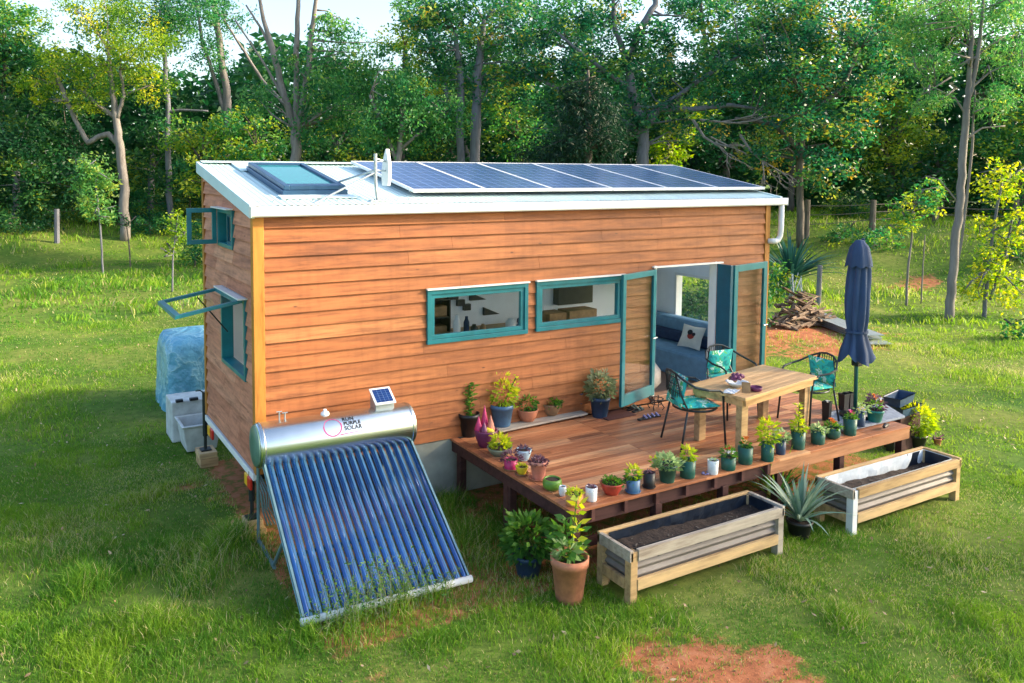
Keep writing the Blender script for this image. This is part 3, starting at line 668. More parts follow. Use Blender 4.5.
# stabiliser jacks on blocks
for (x, y, top, lab) in ((-.03, 2.62, 1.02, 'timber block stack under the corner jack beside the white tub'), (-.02, .2, .7, 'timber block stack under the front corner jack behind the solar water heater')):
    bx = MB()
    if y > 1: bx.box((x-.1, y-.16, 0), (x+.14, y+.16, .12), .2); bx.box((x-.11, y-.15, .122), (x+.13, y+.17, .2), .8)
    else: bx.box((x-.12, y-.14, 0), (x+.13, y+.2, .06), .2); bx.box((x-.09, y-.1, .062), (x+.1, y+.12, .16), .8)
    o = bx.build('timber_block', 'pine', None, bevel=.006); tag(o, lab, 'block')
    j = MB(); zb = .2 if y > 1 else .16
    j.box((x-.07, y-.07, zb+.001), (x+.07, y+.07, zb+.02)); j.tube([(x, y, zb+.02), (x, y, zb+.25)], .022, 8); j.tube([(x, y, zb+.2), (x, y, top)], .035, 10)
    if y > 1: j.tube([(x, y, top-.02), (x-.06, y, top+.03), (x-.12, y, top+.03)], .01, 6)
    j.build('stabiliser_jack', 'dark_metal', house)
hs = MB()
for k in range(4):
    hs.tube([(-.03+.02*k, .05+.02*k, .72), (.02+.03*k, -.03, .5), (.04+.02*k, -.05, .3+.02*k), (.1+.04*k, 0, .12)], .009, 6)
tag(hs.build('hose', 'frame_blue'), 'bundle of thin hoses hanging at the front corner under the house', 'hose')

# ------------------------------------------------------------------ solar panels and mast on the roof
def roofpt(x, y, h): return (x, y, rtop(y)+h)
pw = 6.36/6
for i in range(6):
    x0 = 2.04+pw*i+.006; x1 = x0+pw-.012; y0, y1 = .27, 2.36
    lab = ['first from the left, next to the mast', 'second from the mast', 'third from the mast', 'third from the right roof end', 'second from the right roof end', 'rightmost, nearest the downpipe'][i]
    k = (rtop(1)-rtop(0)); slope = math.atan(k); ln = (y1-y0)/math.cos(slope); w_ = x1-x0
    mb = MB()
    for q in ((0, 0, w_, .032), (0, ln-.032, w_, ln), (0, .032, .018, ln-.032), (w_-.018, .032, w_, ln-.032)): mb.box((q[0], q[1], -.035), (q[2], q[3], .004))
    mb.box((.1, .3, -.1), (w_-.1, .34, -.036)); mb.box((.1, ln-.5, -.1), (w_-.1, ln-.46, -.036))
    r_ = mb.build('solar_panel', 'white', house); r_.location = (x0, y0, rtop(y0)+.10); r_.rotation_euler = (slope, 0, 0); r_['label'] = 'blue roof solar panel, '+lab
    mb = MB(); mb.box((.0185, .0325, -.03), (w_-.0185, ln-.0325, .0)); c_ = mb.build('cell_sheet', 'cells', r_)
    uv = c_.data.uv_layers.new(name='uv')
    for lp in c_.data.loops:
        co = c_.data.vertices[lp.vertex_index].co; uv.data[lp.index].uv = (co.x/w_, co.y/ln)
ms = empty('antenna_mast', (1.50, .12, rtop(.12)), 'thin metal mast with braced stays and flat white antenna panel on the roof', 'antenna')
mb = MB(); mb.tube([(0, 0, .0), (-.02, 0, .12), (-.03, 0, .25), (-.03, 0, .56)], .02, 10); mb.box((-.11, -.06, -.005), (.1, .06, .012)); mb.build('mast', 'steel_dull', ms)
mb = MB(); mb.tube([(-.03, 0, .34), (-.84, -.06, -.03)], .013, 8); mb.build('stay', 'steel_dull', ms)
mb = MB(); mb.tube([(-.03, 0, .37), (-.42, .82, .14)], .013, 8); mb.build('stay', 'steel_dull', ms)
mb = MB(); mb.tube([(-.03, 0, .5), (.12, .03, .47)], .011, 8); mb.tube([(-.03, 0, .36), (.12, .03, .36)], .011, 8); mb.build('bracket', 'steel_dull', ms)
mb = MB(); prof = []
for i in range(9):
    t_ = i/8; zz = .18+t_*.44; hw = .10*math.sin(math.pi*min(1, .25+t_*.75))+.01
    prof.append((zz, hw))
vs = []
for zz, hw in prof:
    xo = .13+.03*(zz-.18)
    vs += [(xo-.02, .05-hw, zz), (xo-.02, .05+hw, zz), (xo+.025, .05+hw*.85, zz), (xo+.025, .05-hw*.85, zz)]
fs = [(i*4+k, i*4+(k+1) % 4, i*4+4+(k+1) % 4, i*4+4+k) for i in range(8) for k in range(4)]+[(3, 2, 1, 0), (32, 33, 34, 35)]
mb.add(vs, fs); mb.build('antenna_panel', 'white', ms, bevel=.005)

# ------------------------------------------------------------------ solar hot water heater
HX, HY = .745, -.46
ht = empty('solar_water_heater', (HX, HY, 0), 'solar water heater with steel tank and slanted blue glass tubes in front of the house', 'water heater', rz=R(-2.0))
M['rail_blue'] = pm('pale_blue_rail', (.25, .48, .62), .35, .3, var=.2, scale=6, bmp=0); TL = .87; TR = .235; TZ = 1.2
mb = MB(); mb.lathe([(.05, -TL-.02), (TR-.03, -TL-.018), (TR-.005, -TL), (TR, -TL+.02), (TR, TL-.02), (TR-.005, TL), (TR-.03, TL+.018), (.05, TL+.02)], n=48)
tk = mb.build('tank', 'steel', ht, smooth=True); tk.rotation_euler = (0, R(90), 0); tk.location = (0, 0, TZ)
for s_ in (-1, 1):
    mb = MB(); mb.lathe([(TR+.004, 0), (TR+.004, .02)], n=48); o = mb.build('band', 'steel', ht, smooth=True); o.rotation_euler = (0, R(90), 0); o.location = (s_*(TL-.035)-.01, 0, TZ)
mb = MB(); mb.lathe([(TR-.012, 0), (TR-.03, .02), (.1, .03)], n=40); o = mb.build('end_cap', pm('end_cap_green', (.10, .20, .16), .35, var=.3, scale=3), ht, smooth=True); o.rotation_euler = (0, R(-90), 0); o.location = (-TL-.012, 0, TZ)
ta = Vector((0, -.11, TZ-.14)); tb = Vector((0, -1.56, .10))
NT = 19
for i in range(NT):
    x = -.79+i*(1.58/(NT-1)); mb = MB(); a_ = Vector((x, ta.y, ta.z)); b_ = Vector((x, tb.y, tb.z)); d_ = (b_-a_).normalized()
    mb.tube([a_, b_-d_*.03, b_], [.0255, .0255, .018], 12); mb.build('glass_tube', 'tube', ht, smooth=True)
mb = MB()
for i in range(NT+1):
    x = -.79-.0439+i*(1.58/(NT-1)); mb.beam((x, ta.y, ta.z-.028), (x, tb.y, tb.z-.03), .022, .012)
mb.build('tube_rail', 'rail_blue', ht)
mb = MB(); mb.beam((-.83, ta.y-.02, ta.z-.005), (-.83, tb.y, tb.z-.01), .022, .05); mb.beam((.83, ta.y-.02, ta.z-.005), (.83, tb.y, tb.z-.01), .022, .05)
mb.beam((-.83, ta.y*.4+tb.y*.6, ta.z*.4+tb.z*.6-.06), (.83, ta.y*.4+tb.y*.6, ta.z*.4+tb.z*.6-.06), .03, .03)
mb.beam((-.80, -.42, .05), (-.80, .25, .05), .03, .03); mb.beam((.8, -.42, .05), (.8, .25, .05), .03, .03)
for x in (-.80, .80):
    mb.tube([(x, .28, .02), (x, .25, TZ-.1)], .018, 8); mb.tube([(x, -.38, .06), (x, -.82, .52)], .018, 8)
mb.build('stand', 'frame_blue', ht)
mb = MB(); mb.tube([(-.86, tb.y-.01, tb.z-.02), (.86, tb.y-.01, tb.z-.02)], .036, 12); mb.build('bottom_rail', 'white', ht, smooth=True)
# fittings and the controller with its little panel
mb = MB()
for x, hh in ((-.62, .09), (-.56, .07)): mb.tube([(x, .03, TZ+TR-.01), (x, .03, TZ+TR+hh)], .008, 6); mb.tube([(x-.03, .03, TZ+TR+hh), (x+.03, .03, TZ+TR+hh)], .006, 6)
mb.build('valve', 'steel_dull', ht)
mb = MB(); mb.lathe([(.05, 0), (.045, .03), (.02, .045), (.018, .065)], (-.12, .02, TZ+TR-.012), 14); mb.build('tank_cap', 'white', ht, smooth=True)
cb = MB(); zt0 = TZ+TR-.035
cb.add([(.44, -.07, zt0), (.66, -.07, zt0), (.66, .11, zt0), (.44, .11, zt0), (.44, -.07, zt0+.09), (.66, -.07, zt0+.09), (.66, .11, zt0+.20), (.44, .11, zt0+.20)],
       [(0, 3, 2, 1), (4, 5, 6, 7), (0, 1, 5, 4), (1, 2, 6, 5), (2, 3, 7, 6), (3, 0, 4, 7)]); cbo = cb.build('control_box', 'steel_dull', ht, bevel=.004)
sp = MB(); sp.box((-.125, -.015, 0), (.125, .235, .014)); o = sp.build('panel_frame', 'white', cbo, bevel=.003); o.location = (.55, -.085, zt0+.091); o.rotation_euler = (math.atan2(.11, .18), 0, 0)
sp = MB(); sp.box((-.10, .012, .0142), (.10, .208, .017)); o2 = sp.build('cell_sheet', 'cells_small', cbo); o2.location = o.location; o2.rotation_euler = o.rotation_euler
uv = o2.data.uv_layers.new(name='uv')
for lp in o2.data.loops:
    co = o2.data.vertices[lp.vertex_index].co; uv.data[lp.index].uv = ((co.x+.1)/.2, (co.y-.012)/.196)
# maker's decal on the tank: ring and three lines of lettering, wrapped on the steel
def wrap(u, v, off): 
    th = R(38)+v/TR; return (u, -(TR+off)*math.cos(th), TZ+(TR+off)*math.sin(th))
dm = MB(); n = 40; cu, cv, r0, r1 = -.10, .0, .092, .104
for k in range(n):
    t0_, t1_ = 2*math.pi*k/n, 2*math.pi*(k+1)/n; w0 = r1 if math.sin(t0_) < .2 else r0+.006
    dm.add([wrap(cu+q*math.cos(t_), cv+q*math.sin(t_), .0035) for q, t_ in ((r0, t0_), (w0, t0_), (w0, t1_), (r0, t1_))], [(0, 1, 2, 3)])
dm.add([wrap(a_, b_, .0035) for a_, b_ in ((cu+.05, -.1), (cu+.34, -.085), (cu+.34, -.079), (cu+.08, -.088))], [(0, 1, 2, 3)])
dm.build('decal_ring', pm('decal_magenta', (.55, .04, .20), .4, bmp=0), tk).matrix_parent_inverse = Matrix.Identity(4)
bpy.data.objects['decal_ring'].parent = ht
def lettering(txt, u, v, size):
    cu_ = bpy.data.curves.new('lettering', 'FONT'); cu_.body = txt; cu_.size = size; cu_.space_character = 1.05; cu_.offset = .0018
    to = bpy.data.objects.new('tmp', cu_); col.objects.link(to); dg = bpy.context.evaluated_depsgraph_get(); me = bpy.data.meshes.new_from_object(to.evaluated_get(dg)); bpy.data.objects.remove(to)
    for vv in me.vertices: vv.co = wrap(u+vv.co.x, v+vv.co.y, .0035)
    me.materials.clear(); me.materials.append(M['pot_black']); me.name = 'lettering'
    o = bpy.data.objects.new('lettering', me); col.objects.link(o); o.parent = ht
lettering('RUN', .02, .052, .062); lettering('PURPLE', .025, .0, .056); lettering('SOLAR', .025, -.055, .064)

# ------------------------------------------------------------------ deck
DX0, DX1, DY0 = 2.42, 8.02, -2.53
dk = empty('deck', (DX0, DY0, 0), 'low red brown timber deck in front of the open doors', 'deck')
def local(o, root):   # geometry given in world coordinates, moved under a root that stands elsewhere
    lx, ly, lz = root.location
    o.data.transform(Matrix.Translation((-lx, -ly, -lz))); o.parent = root; return o
rd = random.Random(3); mb = MB(); bw = .0905; y = DY0+.001; row = 0
seams = [2.52, 4.25, 6.0, 7.2, DX1-.004]
while y+bw < -.02:
    for i in range(len(seams)-1):
        a_, b_ = seams[i], seams[i+1]; cuts = [a_, b_]
        if rd.random() < .35: cuts = [a_, rd.uniform(a_+.4, b_-.4), b_]
        for c0, c1 in zip(cuts[:-1], cuts[1:]):
            dz = rd.uniform(-.0015, .0015); mb.box((c0+.002, y+.003, .722), (c1-.002, y+bw-.003, .75+dz), min(1, max(0, rd.gauss(.5, .28))))
    y += bw; row += 1
mb.box((DX0, DY0, .722), (2.516, -.02, .7505), .35)
local(mb.build('decking', 'deck', None, bevel=.002), dk)
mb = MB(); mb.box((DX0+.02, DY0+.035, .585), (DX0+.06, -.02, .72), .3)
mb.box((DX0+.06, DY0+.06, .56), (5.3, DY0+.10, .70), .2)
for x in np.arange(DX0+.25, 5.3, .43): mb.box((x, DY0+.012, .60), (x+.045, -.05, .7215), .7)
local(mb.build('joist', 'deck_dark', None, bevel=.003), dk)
mb = MB(); mb.box((5.3, DY0+.01, .585), (DX1-.01, DY0+.05, .7215), .6); mb.box((DX1-.05, DY0+.05, .585), (DX1-.01, -.02, .72), .4)
for x in np.arange(5.6, 7.9, .45): mb.box((x, DY0+.051, .60), (x+.04, -.05, .721), .3)
o = local(mb.build('joist', 'deck_light', None, bevel=.003), dk); o['label'] = 'lighter orange fascia board at the right half of the deck'
for x in (2.46, 3.55, 4.55, 5.45, 6.6, 7.88):
    for yy in (DY0+.08, -1.3, -.16):
        if yy > -1.5 and x > 2.6 and x < 7.8 and yy < -1: pass
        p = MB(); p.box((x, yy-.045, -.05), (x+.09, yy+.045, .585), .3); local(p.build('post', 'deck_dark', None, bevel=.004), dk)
p = MB(); p.box((2.455, -1.3, -.05), (2.54, -1.21, .585), .6); local(p.build('post', 'deck_dark', None), dk)
# cross rails under the front
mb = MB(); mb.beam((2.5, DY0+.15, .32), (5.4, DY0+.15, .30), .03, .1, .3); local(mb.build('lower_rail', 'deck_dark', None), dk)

# ------------------------------------------------------------------ raised planters
def planter(x, y, lab, liner, leftgrey, soilz):
    r_ = empty('raised_planter', (x, y, 0), lab, 'planter', 'raised corrugated planters on the lawn'); LN, WD, H = 2.14, .50, .53
    for i, (px, py) in enumerate(((0, 0), (LN-.085, 0), (0, WD-.085), (LN-.085, WD-.085))):
        mb = MB(); mb.box((px, py, -.03), (px+.085, py+.085, H-.02), .3+.2*i); m_ = 'pine'
        if leftgrey and i == 0: m_ = 'white_paint_wood'
        if not leftgrey and i == 1: m_ = 'pine_grey'
        o = mb.build('leg', m_, r_, bevel=.004)
        if m_ != 'pine': o['label'] = 'pale weathered corner leg'
    top = 'pine_grey' if not leftgrey else 'pine'
    mb = MB(); mb.box((.085, -.012, H-.11), (LN-.085, .03, H), .4); mb.build('top_rail', top, r_, bevel=.004)
    mb = MB(); mb.box((.0, WD-.04, H-.11), (LN, WD+.0, H+.002), .6); mb.build('top_rail', 'pine', r_, bevel=.004)
    mb = MB(); mb.box((-.012, .0, H-.11), (.03, WD-.042, H+.001), .3); mb.build('top_rail', 'pine_grey', r_, bevel=.004)
    mb = MB(); mb.box((LN-.03, .0, H-.11), (LN+.012, WD-.042, H+.001), .6); mb.build('top_rail', 'pine' if leftgrey else 'pine_grey', r_, bevel=.004)
    mb = MB(); mb.box((.085, -.008, .13), (LN-.085, .03, .235), .7); mb.box((.085, WD-.03, .13), (LN-.085, WD+.0, .235), .7); mb.box((-.008, .085, .13), (.03, WD-.085, .235), .4); mb.box((LN-.03, .085, .13), (LN+.008, WD-.085, .235), .4)
    mb.build('bottom_rail', 'pine', r_, bevel=.004)
    cs = MB(); zz = np.linspace(.2, H-.09, 40)   # corrugated sheet, ribs running along the side
    vs = []
    for z_ in zz:
        o_ = .013*math.sin((z_-.2)*2*math.pi/.078)
        vs += [(.04-0*o_, .045+o_, z_), (LN-.04, .045+o_, z_)]
    cs.add(vs, [(i*2, i*2+1, i*2+3, i*2+2) for i in range(39)])
    vs = []
    for z_ in zz:
        o_ = .013*math.sin((z_-.2)*2*math.pi/.078); vs += [(.045+o_, .04, z_), (.045+o_, WD-.04, z_)]
    cs.add(vs, [(i*2, i*2+1, i*2+3, i*2+2) for i in range(39)])
    vs = [(LN-.045, .04, .2), (LN-.045, WD-.04, .2), (LN-.045, WD-.04, H-.09), (LN-.045, .04, H-.09), (.04, WD-.045, .2), (.04, WD-.045, H-.09)]
    cs.add(vs, [(0, 1, 2, 3), (4, 1, 2, 5)])
    cs.build('corrugated_sheet', 'corrugated', r_, smooth=True)
    # plastic liner with creases, then soil
    rr = random.Random(int(x*10)); lin = MB(); n = 60; ring = []
    per = []
    for k in range(n):
        t_ = k/n*2*(LN+WD)
        if t_ < LN: p_ = (t_, 0)
        elif t_ < LN+WD: p_ = (LN, t_-LN)
        elif t_ < 2*LN+WD: p_ = (2*LN+WD-t_, WD)
        else: p_ = (0, 2*(LN+WD)-t_)
        per.append((.062+p_[0]/LN*(LN-.124), .062+p_[1]/WD*(WD-.124)))
    vs = []
    for lv, (z_, amp) in enumerate(((H-.012, .002), (H-.09, .012), (soilz-.05, .012))):
        for (a_, b_) in per:
            vs.append((min(max(a_+rr.uniform(-amp, amp), .055), LN-.055), min(max(b_+rr.uniform(-amp, amp), .055), WD-.055), z_+rr.uniform(-amp, amp)*.4))
    lin.add(vs, [(l*n+k, l*n+(k+1) % n, (l+1)*n+(k+1) % n, (l+1)*n+k) for l in range(2) for k in range(n)])
    lin.build('liner', liner, r_)
    if liner == 'white_liner':
        MB().box((LN-.42, WD-.062, soilz-.05), (LN-.064, WD-.058, H-.02)).build('liner', 'black_liner', r_); MB().box((LN-.066, .07, soilz-.05), (LN-.062, WD-.064, H-.02)).build('liner', 'black_liner', r_)
    s_ = MB(); nx_, ny_ = 70, 16; vs = []
    for j in range(ny_):
        for i in range(nx_):
            a_ = .06+(LN-.12)*i/(nx_-1); b_ = .06+(WD-.12)*j/(ny_-1); vs.append((a_, b_, soilz+.05*(float(fbm(a_*5+x, b_*5, 3))-.5)+.02*math.sin(a_*3)))
    s_.add(vs, [(j*nx_+i, j*nx_+i+1, (j+1)*nx_+i+1, (j+1)*nx_+i) for j in range(ny_-1) for i in range(nx_-1)]); s_.build('soil', 'soil', r_)
    c_ = MB()
    for k in range(70):
        a_, b_ = rr.uniform(.1, LN-.1), rr.uniform(.1, WD-.1); q = rr.uniform(.004, .012); zz_ = soilz+.05*(float(fbm(a_*5+x, b_*5, 3))-.5)+.02*math.sin(a_*3)
        th = rr.uniform(0, 3); c_.beam((a_-q*2*math.cos(th), b_-q*2*math.sin(th), zz_+q*.5), (a_+q*2*math.cos(th), b_+q*2*math.sin(th), zz_+q), q, q*.7, rr.random())
    c_.build('mulch', 'brownitem' if False else 'bark_dark', r_)['kind'] = 'stuff'
planter(2.68, -3.10, 'left raised timber planter with dark ribbed metal sides and black lined soil', 'black_liner', False, .40)
planter(5.87, -3.19, 'right raised timber planter with a whitish corner leg and white lined inside', 'white_liner', True, .36)

# ------------------------------------------------------------------ potted plants
def foliage(kind, cx, cy, z, rx, h, n, leaf, mat):
    """leaf mass above a pot; returns V,F,T arrays"""
    if kind == 'blade':      # arching strap leaves
        Vs = []; Fs = []; Ts = []; o = 0
        for i in range(n):
            a_ = NR.uniform(0, 6.283); el = NR.uniform(.5, 1.42); ln = h*NR.uniform(.75, 1.1); pts = []
            for s in range(6):
                t_ = s/5; r_ = ln*t_*math.cos(el)*(1+.3*t_); zz = ln*t_*math.sin(el)-.35*ln*t_**3*math.cos(el)
                pts.append((cx+r_*math.cos(a_), cy+r_*math.sin(a_), z+zz, leaf*(1-t_**1.6)*.5+.001))
            for (x_, y_, z_, wv) in pts:
                Vs += [(x_-wv*math.sin(a_), y_+wv*math.cos(a_), z_+wv*.4), (x_, y_, z_-wv*.1), (x_+wv*math.sin(a_), y_-wv*math.cos(a_), z_+wv*.4)]
            tt = NR.uniform(.1, 1)
            for s in range(5):
                b = o+s*3; Fs += [(b, b+1, b+4, b+3), (b+1, b+2, b+5, b+4)]; Ts += [tt, tt]
            o += 18
        return np.array(Vs), np.array(Fs), np.array(Ts)
    if kind == 'stem':       # leaves set around a few upright stems
        C = []; D = []
        ns = max(1, n//28)
        for s in range(ns):
            a_ = NR.uniform(0, 6.283); q = rx*NR.uniform(.1, .9)
            for k in range(n//ns):
                t_ = k/(n/ns); b = k*2.4; C.append((cx+q*t_*math.cos(a_), cy+q*t_*math.sin(a_), z+h*t_*NR.uniform(.93, 1.03))); D.append((math.cos(b), math.sin(b), .5))
        C = np.array(C); D = np.array(D); V_, F_ = leafquads(C, leaf, leaf*.42, None, dirs=D*1.4)
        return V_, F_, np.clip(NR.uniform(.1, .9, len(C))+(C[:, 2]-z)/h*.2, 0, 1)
    # bush: shell of leaves
    d = unit(NR.normal(size=(n, 3))); d[:, 2] = np.abs(d[:, 2]) if kind == 'dome' else d[:, 2]
    q = NR.uniform(.45, 1, (n, 1))**.5; lump = 1+.25*np.sin(d[:, :1]*7+cx*30)*np.cos(d[:, 1:2]*6+cy*20)
    C = d*q*lump*np.array([rx, rx, h if kind == 'dome' else h/2]); C = C+np.array([cx, cy, z if kind == 'dome' else z+h/2])
    V_, F_ = leafquads(C, leaf, leaf*.5, None, dirs=d*.9)
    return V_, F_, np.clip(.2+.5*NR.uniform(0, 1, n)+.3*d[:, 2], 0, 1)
POTGRP = 'potted plants on the deck'
def pot(px, py, wpx, hpx, colr, shape, fol, label, z=.75, flower=None, mat='leaf_mid', name='potted_plant', group=POTGRP, saucer=None, soil=True, pos=None, cat='potted plant'):
    if pos is None:
        p = onz(px, py, z); d_ = Vector((CF.x, CF.y, 0)).normalized(); s = depth(p)/FPX; r = wpx*s/2; p = p+d_*r*.75
    else: p = Vector(pos); s = depth(p)/FPX; r = wpx*s/2
    h = hpx*s
    root = empty(name, (p.x, p.y, z), label, cat, group, rz=random.uniform(-.3, .3)); mb = MB()
    if shape == 'taper': pr = [(r*.68, 0), (r*.7, .004), (r*.93, h*.82), (r, h*.82), (r*1.0, h), (r*.9, h), (r*.86, h*.85)]
    elif shape == 'cyl': pr = [(r*.88, 0), (r*.92, .005), (r, h), (r*.9, h), (r*.88, h*.85)]
    elif shape == 'bowl': pr = [(r*.55, 0), (r*.6, .005), (r*.88, h*.55), (r*1., h*.92), (r, h), (r*.9, h), (r*.85, h*.8)]
    elif shape == 'round': pr = [(r*.6, 0), (r*.9, h*.2), (r, h*.5), (r*.95, h*.8), (r*.85, h), (r*.76, h), (r*.76, h*.85)]
    elif shape == 'square': pr = [(r*.66, 0), (r*.7, .004), (r*.82, h*.9), (r*.86, h*.9), (r*.86, h), (r*.78, h), (r*.75, h*.86)]
    mb.lathe(pr, n=8 if False else (16 if shape == 'square' else 28), sq=1 if shape == 'square' else 0, cap1=False)
    po = mb.build('pot', 'pot_'+colr, root, smooth=shape != 'square')
    if soil: mb = MB(); mb.lathe([(.001, .004), (pr[-1][0]+.0, 0)], (0, 0, pr[-1][1]+.002), 20, cap0=False, cap1=False, sq=1 if shape == 'square' else 0); mb.lathe([(pr[-1][0]*.98, -.01)], (0, 0, pr[-1][1]+.002), 20, cap0=True, cap1=False) if False else None; mb.build('soil', 'soil', root)
    if saucer: mb = MB(); mb.lathe([(r*.8, -.0), (r*1.05, .004), (r*1.15, .018), (r*1.1, .02), (r*.9, .008)], n=24, cap1=False); mb.build('saucer', 'pot_'+saucer, root, smooth=True); po.location.z = .006
    topz = pr[-1][1]
    zmax = topz
    for f in (fol or []):
        kind, rpx, hp, n, lpx = f[:5]; fm = f[5] if len(f) > 5 else mat; ox = (f[6] if len(f) > 6 else 0)*s
        V_, F_, T_ = foliage(kind, ox*CR.x, ox*CR.y, topz+.002, rpx*s, hp*s, n, lpx*s, fm)
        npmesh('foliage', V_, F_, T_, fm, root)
        if kind == 'stem':
            mb = MB(); mb.tube([(0, 0, topz-.01), (ox*CR.x, ox*CR.y, topz+hp*s*.9)], max(.0035, .6*s), 6); mb.build('stem', 'leaf_mid', root)
        zmax = max(zmax, topz+hp*s)
    for fl_ in (flower or []):
        c_, n, fpx, rpx, zlo, zhi = fl_; mb = MB()
        for k in range(n):
            a_ = random.uniform(0, 6.28); q = rpx*s*random.random(); zc = topz+random.uniform(zlo, zhi)*s; cx, cy = q*math.cos(a_), q*math.sin(a_); fr = fpx*s*.5*random.uniform(.8, 1.2)
            for e in range(5):
                b = e*1.257+a_; mb.add([(cx, cy, zc), (cx+fr*.6*math.cos(b-.5), cy+fr*.6*math.sin(b-.5), zc+fr*.35), (cx+fr*math.cos(b), cy+fr*math.sin(b), zc+fr*.3), (cx+fr*.6*math.cos(b+.5), cy+fr*.6*math.sin(b+.5), zc+fr*.35)], [(0, 1, 2, 3)])
            mb.add([(cx-fr*.4, cy, zc-fr*.5), (cx+fr*.4, cy, zc-fr*.5), (cx, cy, zc+fr*.6), (cx, cy+fr*.4, zc)], [(0, 1, 2), (0, 3, 2)])
        mb.build('flower', 'fl_'+c_, root)
    return root
# plank bench against the wall
bn = empty('plank_bench', (3.05, -.50, .75), 'low grey plank bench holding pots against the front wall', 'bench')
b0 = onz(500, 431, .81); b1 = onz(588, 413, .81)
bn.location = (0, 0, 0)
d_ = (b1-b0).normalized(); mb = MB(); sd = Vector((-d_.y, d_.x, 0))
mb.beam(b0+sd*.11+Vector((0, 0, -.012)), b1+sd*.11+Vector((0, 0, -.012)), .22, .024, .5); mb.build('seat', 'pine_grey', bn, bevel=.003)
for q in (b0+d_*.1, b1-d_*.08): mb = MB(); mb.beam(q+sd*.02+Vector((0, 0, -.045)), q+sd*.2+Vector((0, 0, -.045)), .05, .033, .2); mb.build('leg', 'deck_dark', bn)
G2 = 'potted plants against the front wall'
SH = .812
pot(469, 438, 22, 23, 'black', 'taper', [('stem', 7, 36, 170, 6, 'leaf_mid')], 'black pot with tall leafy upright green plant at the left deck corner by the wall', group=G2)
pot(502, 428, 25, 22, 'blue', 'taper', [('bush', 14, 26, 260, 6, 'leaf_yel'), ('bush', 8, 36, 60, 5, 'leaf_yel'), ('stem', 4, 34, 26, 5, 'leaf_yel', 14)], 'blue grey pot with sprawling yellow green plant on the plank bench', z=SH, group=G2)
pot(528, 423, 22, 12, 'terracotta', 'bowl', [('bush', 8, 15, 260, 4)], 'shallow terracotta bowl with small round green plant on the plank bench', z=SH, group=G2)
pot(551, 417, 23, 12, 'brown', 'bowl', [('dome', 10, 7, 260, 4)], 'shallow brown bowl with low green leaves at the right of the plank bench', z=SH, group=G2)
pot(576, 414, 21, 21, 'navy', 'cyl', [('bush', 9, 12, 260, 4.5), ('bush', 6, 10, 100, 4.5, 'leaf_mid', 9)], 'navy cylinder pot with green plant leaning right at the end of the plank bench', z=.75, group=G2)
pot(601, 419, 21, 21, 'navy', 'taper', [('bush', 13, 27, 650, 5, 'leaf_grey')], 'dark blue tapered pot with grey green bushy herb beside the left door', group=G2)
MB().box((4.62, -.42, .7515), (5.12, -.10, .765)).build('board', 'deck_dark'); tag(bpy.data.objects['board'], 'dark flat board under the dark blue pot beside the left door', 'board')
bpy.data.objects['board'].name = 'board'
# left edge cluster
r_ = pot(486, 449, 24, 17, 'purple', 'bowl', [('blade', 6, 8, 20, 4, 'leaf_dark')], 'purple bowl with magenta pointed ornaments and a yellow curved figure on the left deck edge', name='ornament_bowl', cat='bowl')
s = depth(r_.location)/FPX
for (a_, b_, hh, mt) in ((-7, 2, 16, 'magenta'), (0, 5, 26, 'magenta'), (5, 0, 17, 'pink'), (-3, -4, 12, 'purple')):
    mb = MB(); mb.lathe([(4*s, 0), (4.4*s, 3*s), (3.2*s, hh*.45*s), (1.2*s, hh*.8*s), (.2*s, hh*s)], (a_*s, b_*s, 14*s), 12); mb.build('ornament', 'pot_'+mt, r_, smooth=True)
mb = MB(); mb.tube([(CR.x*q*s, CR.y*q*s-.05, (17-.05*q*q)*s) for q in (-9, -5, 0, 5, 9)], [2*s, 3.2*s, 3.4*s, 3*s, 1.5*s], 10); mb.build('figure', 'pot_yellow', r_, smooth=True)
pot(500, 458, 26, 8, 'greygreen', 'bowl', [('dome', 8, 13, 160, 6, 'leaf_yel')], 'flat grey green dish with a light green succulent on the left deck edge')
pot(511, 471, 14, 10, 'magenta', 'cyl', [('dome', 9, 10, 120, 4, 'leaf_dark')], 'small magenta pot with dark purple succulent', saucer='brown')
pot(524, 462, 16, 11, 'pale', 'bowl', [('dome', 6, 4, 60, 4, 'leaf_dark')], 'pale blue glazed bowl behind the yellow pot')
pot(522, 476, 13, 8, 'yellow', 'bowl', [('dome', 4, 4, 60, 3, 'leaf_yel')], 'small yellow pot on a brown saucer', saucer='brown')
pot(539, 481, 18, 18, 'pink', 'taper', [('dome', 9, 6, 160, 4, 'leaf_dark')], 'pinkish terracotta pot with purple succulents on a saucer', saucer='terracotta')
pot(553, 492, 20, 11, 'lime', 'round', [], 'low green glazed bowl of bare soil on the left deck edge', cat='pot')
pot(563, 497, 8, 10, 'white', 'round', [], 'tiny white vase near the front left deck corner', name='vase', cat='vase')
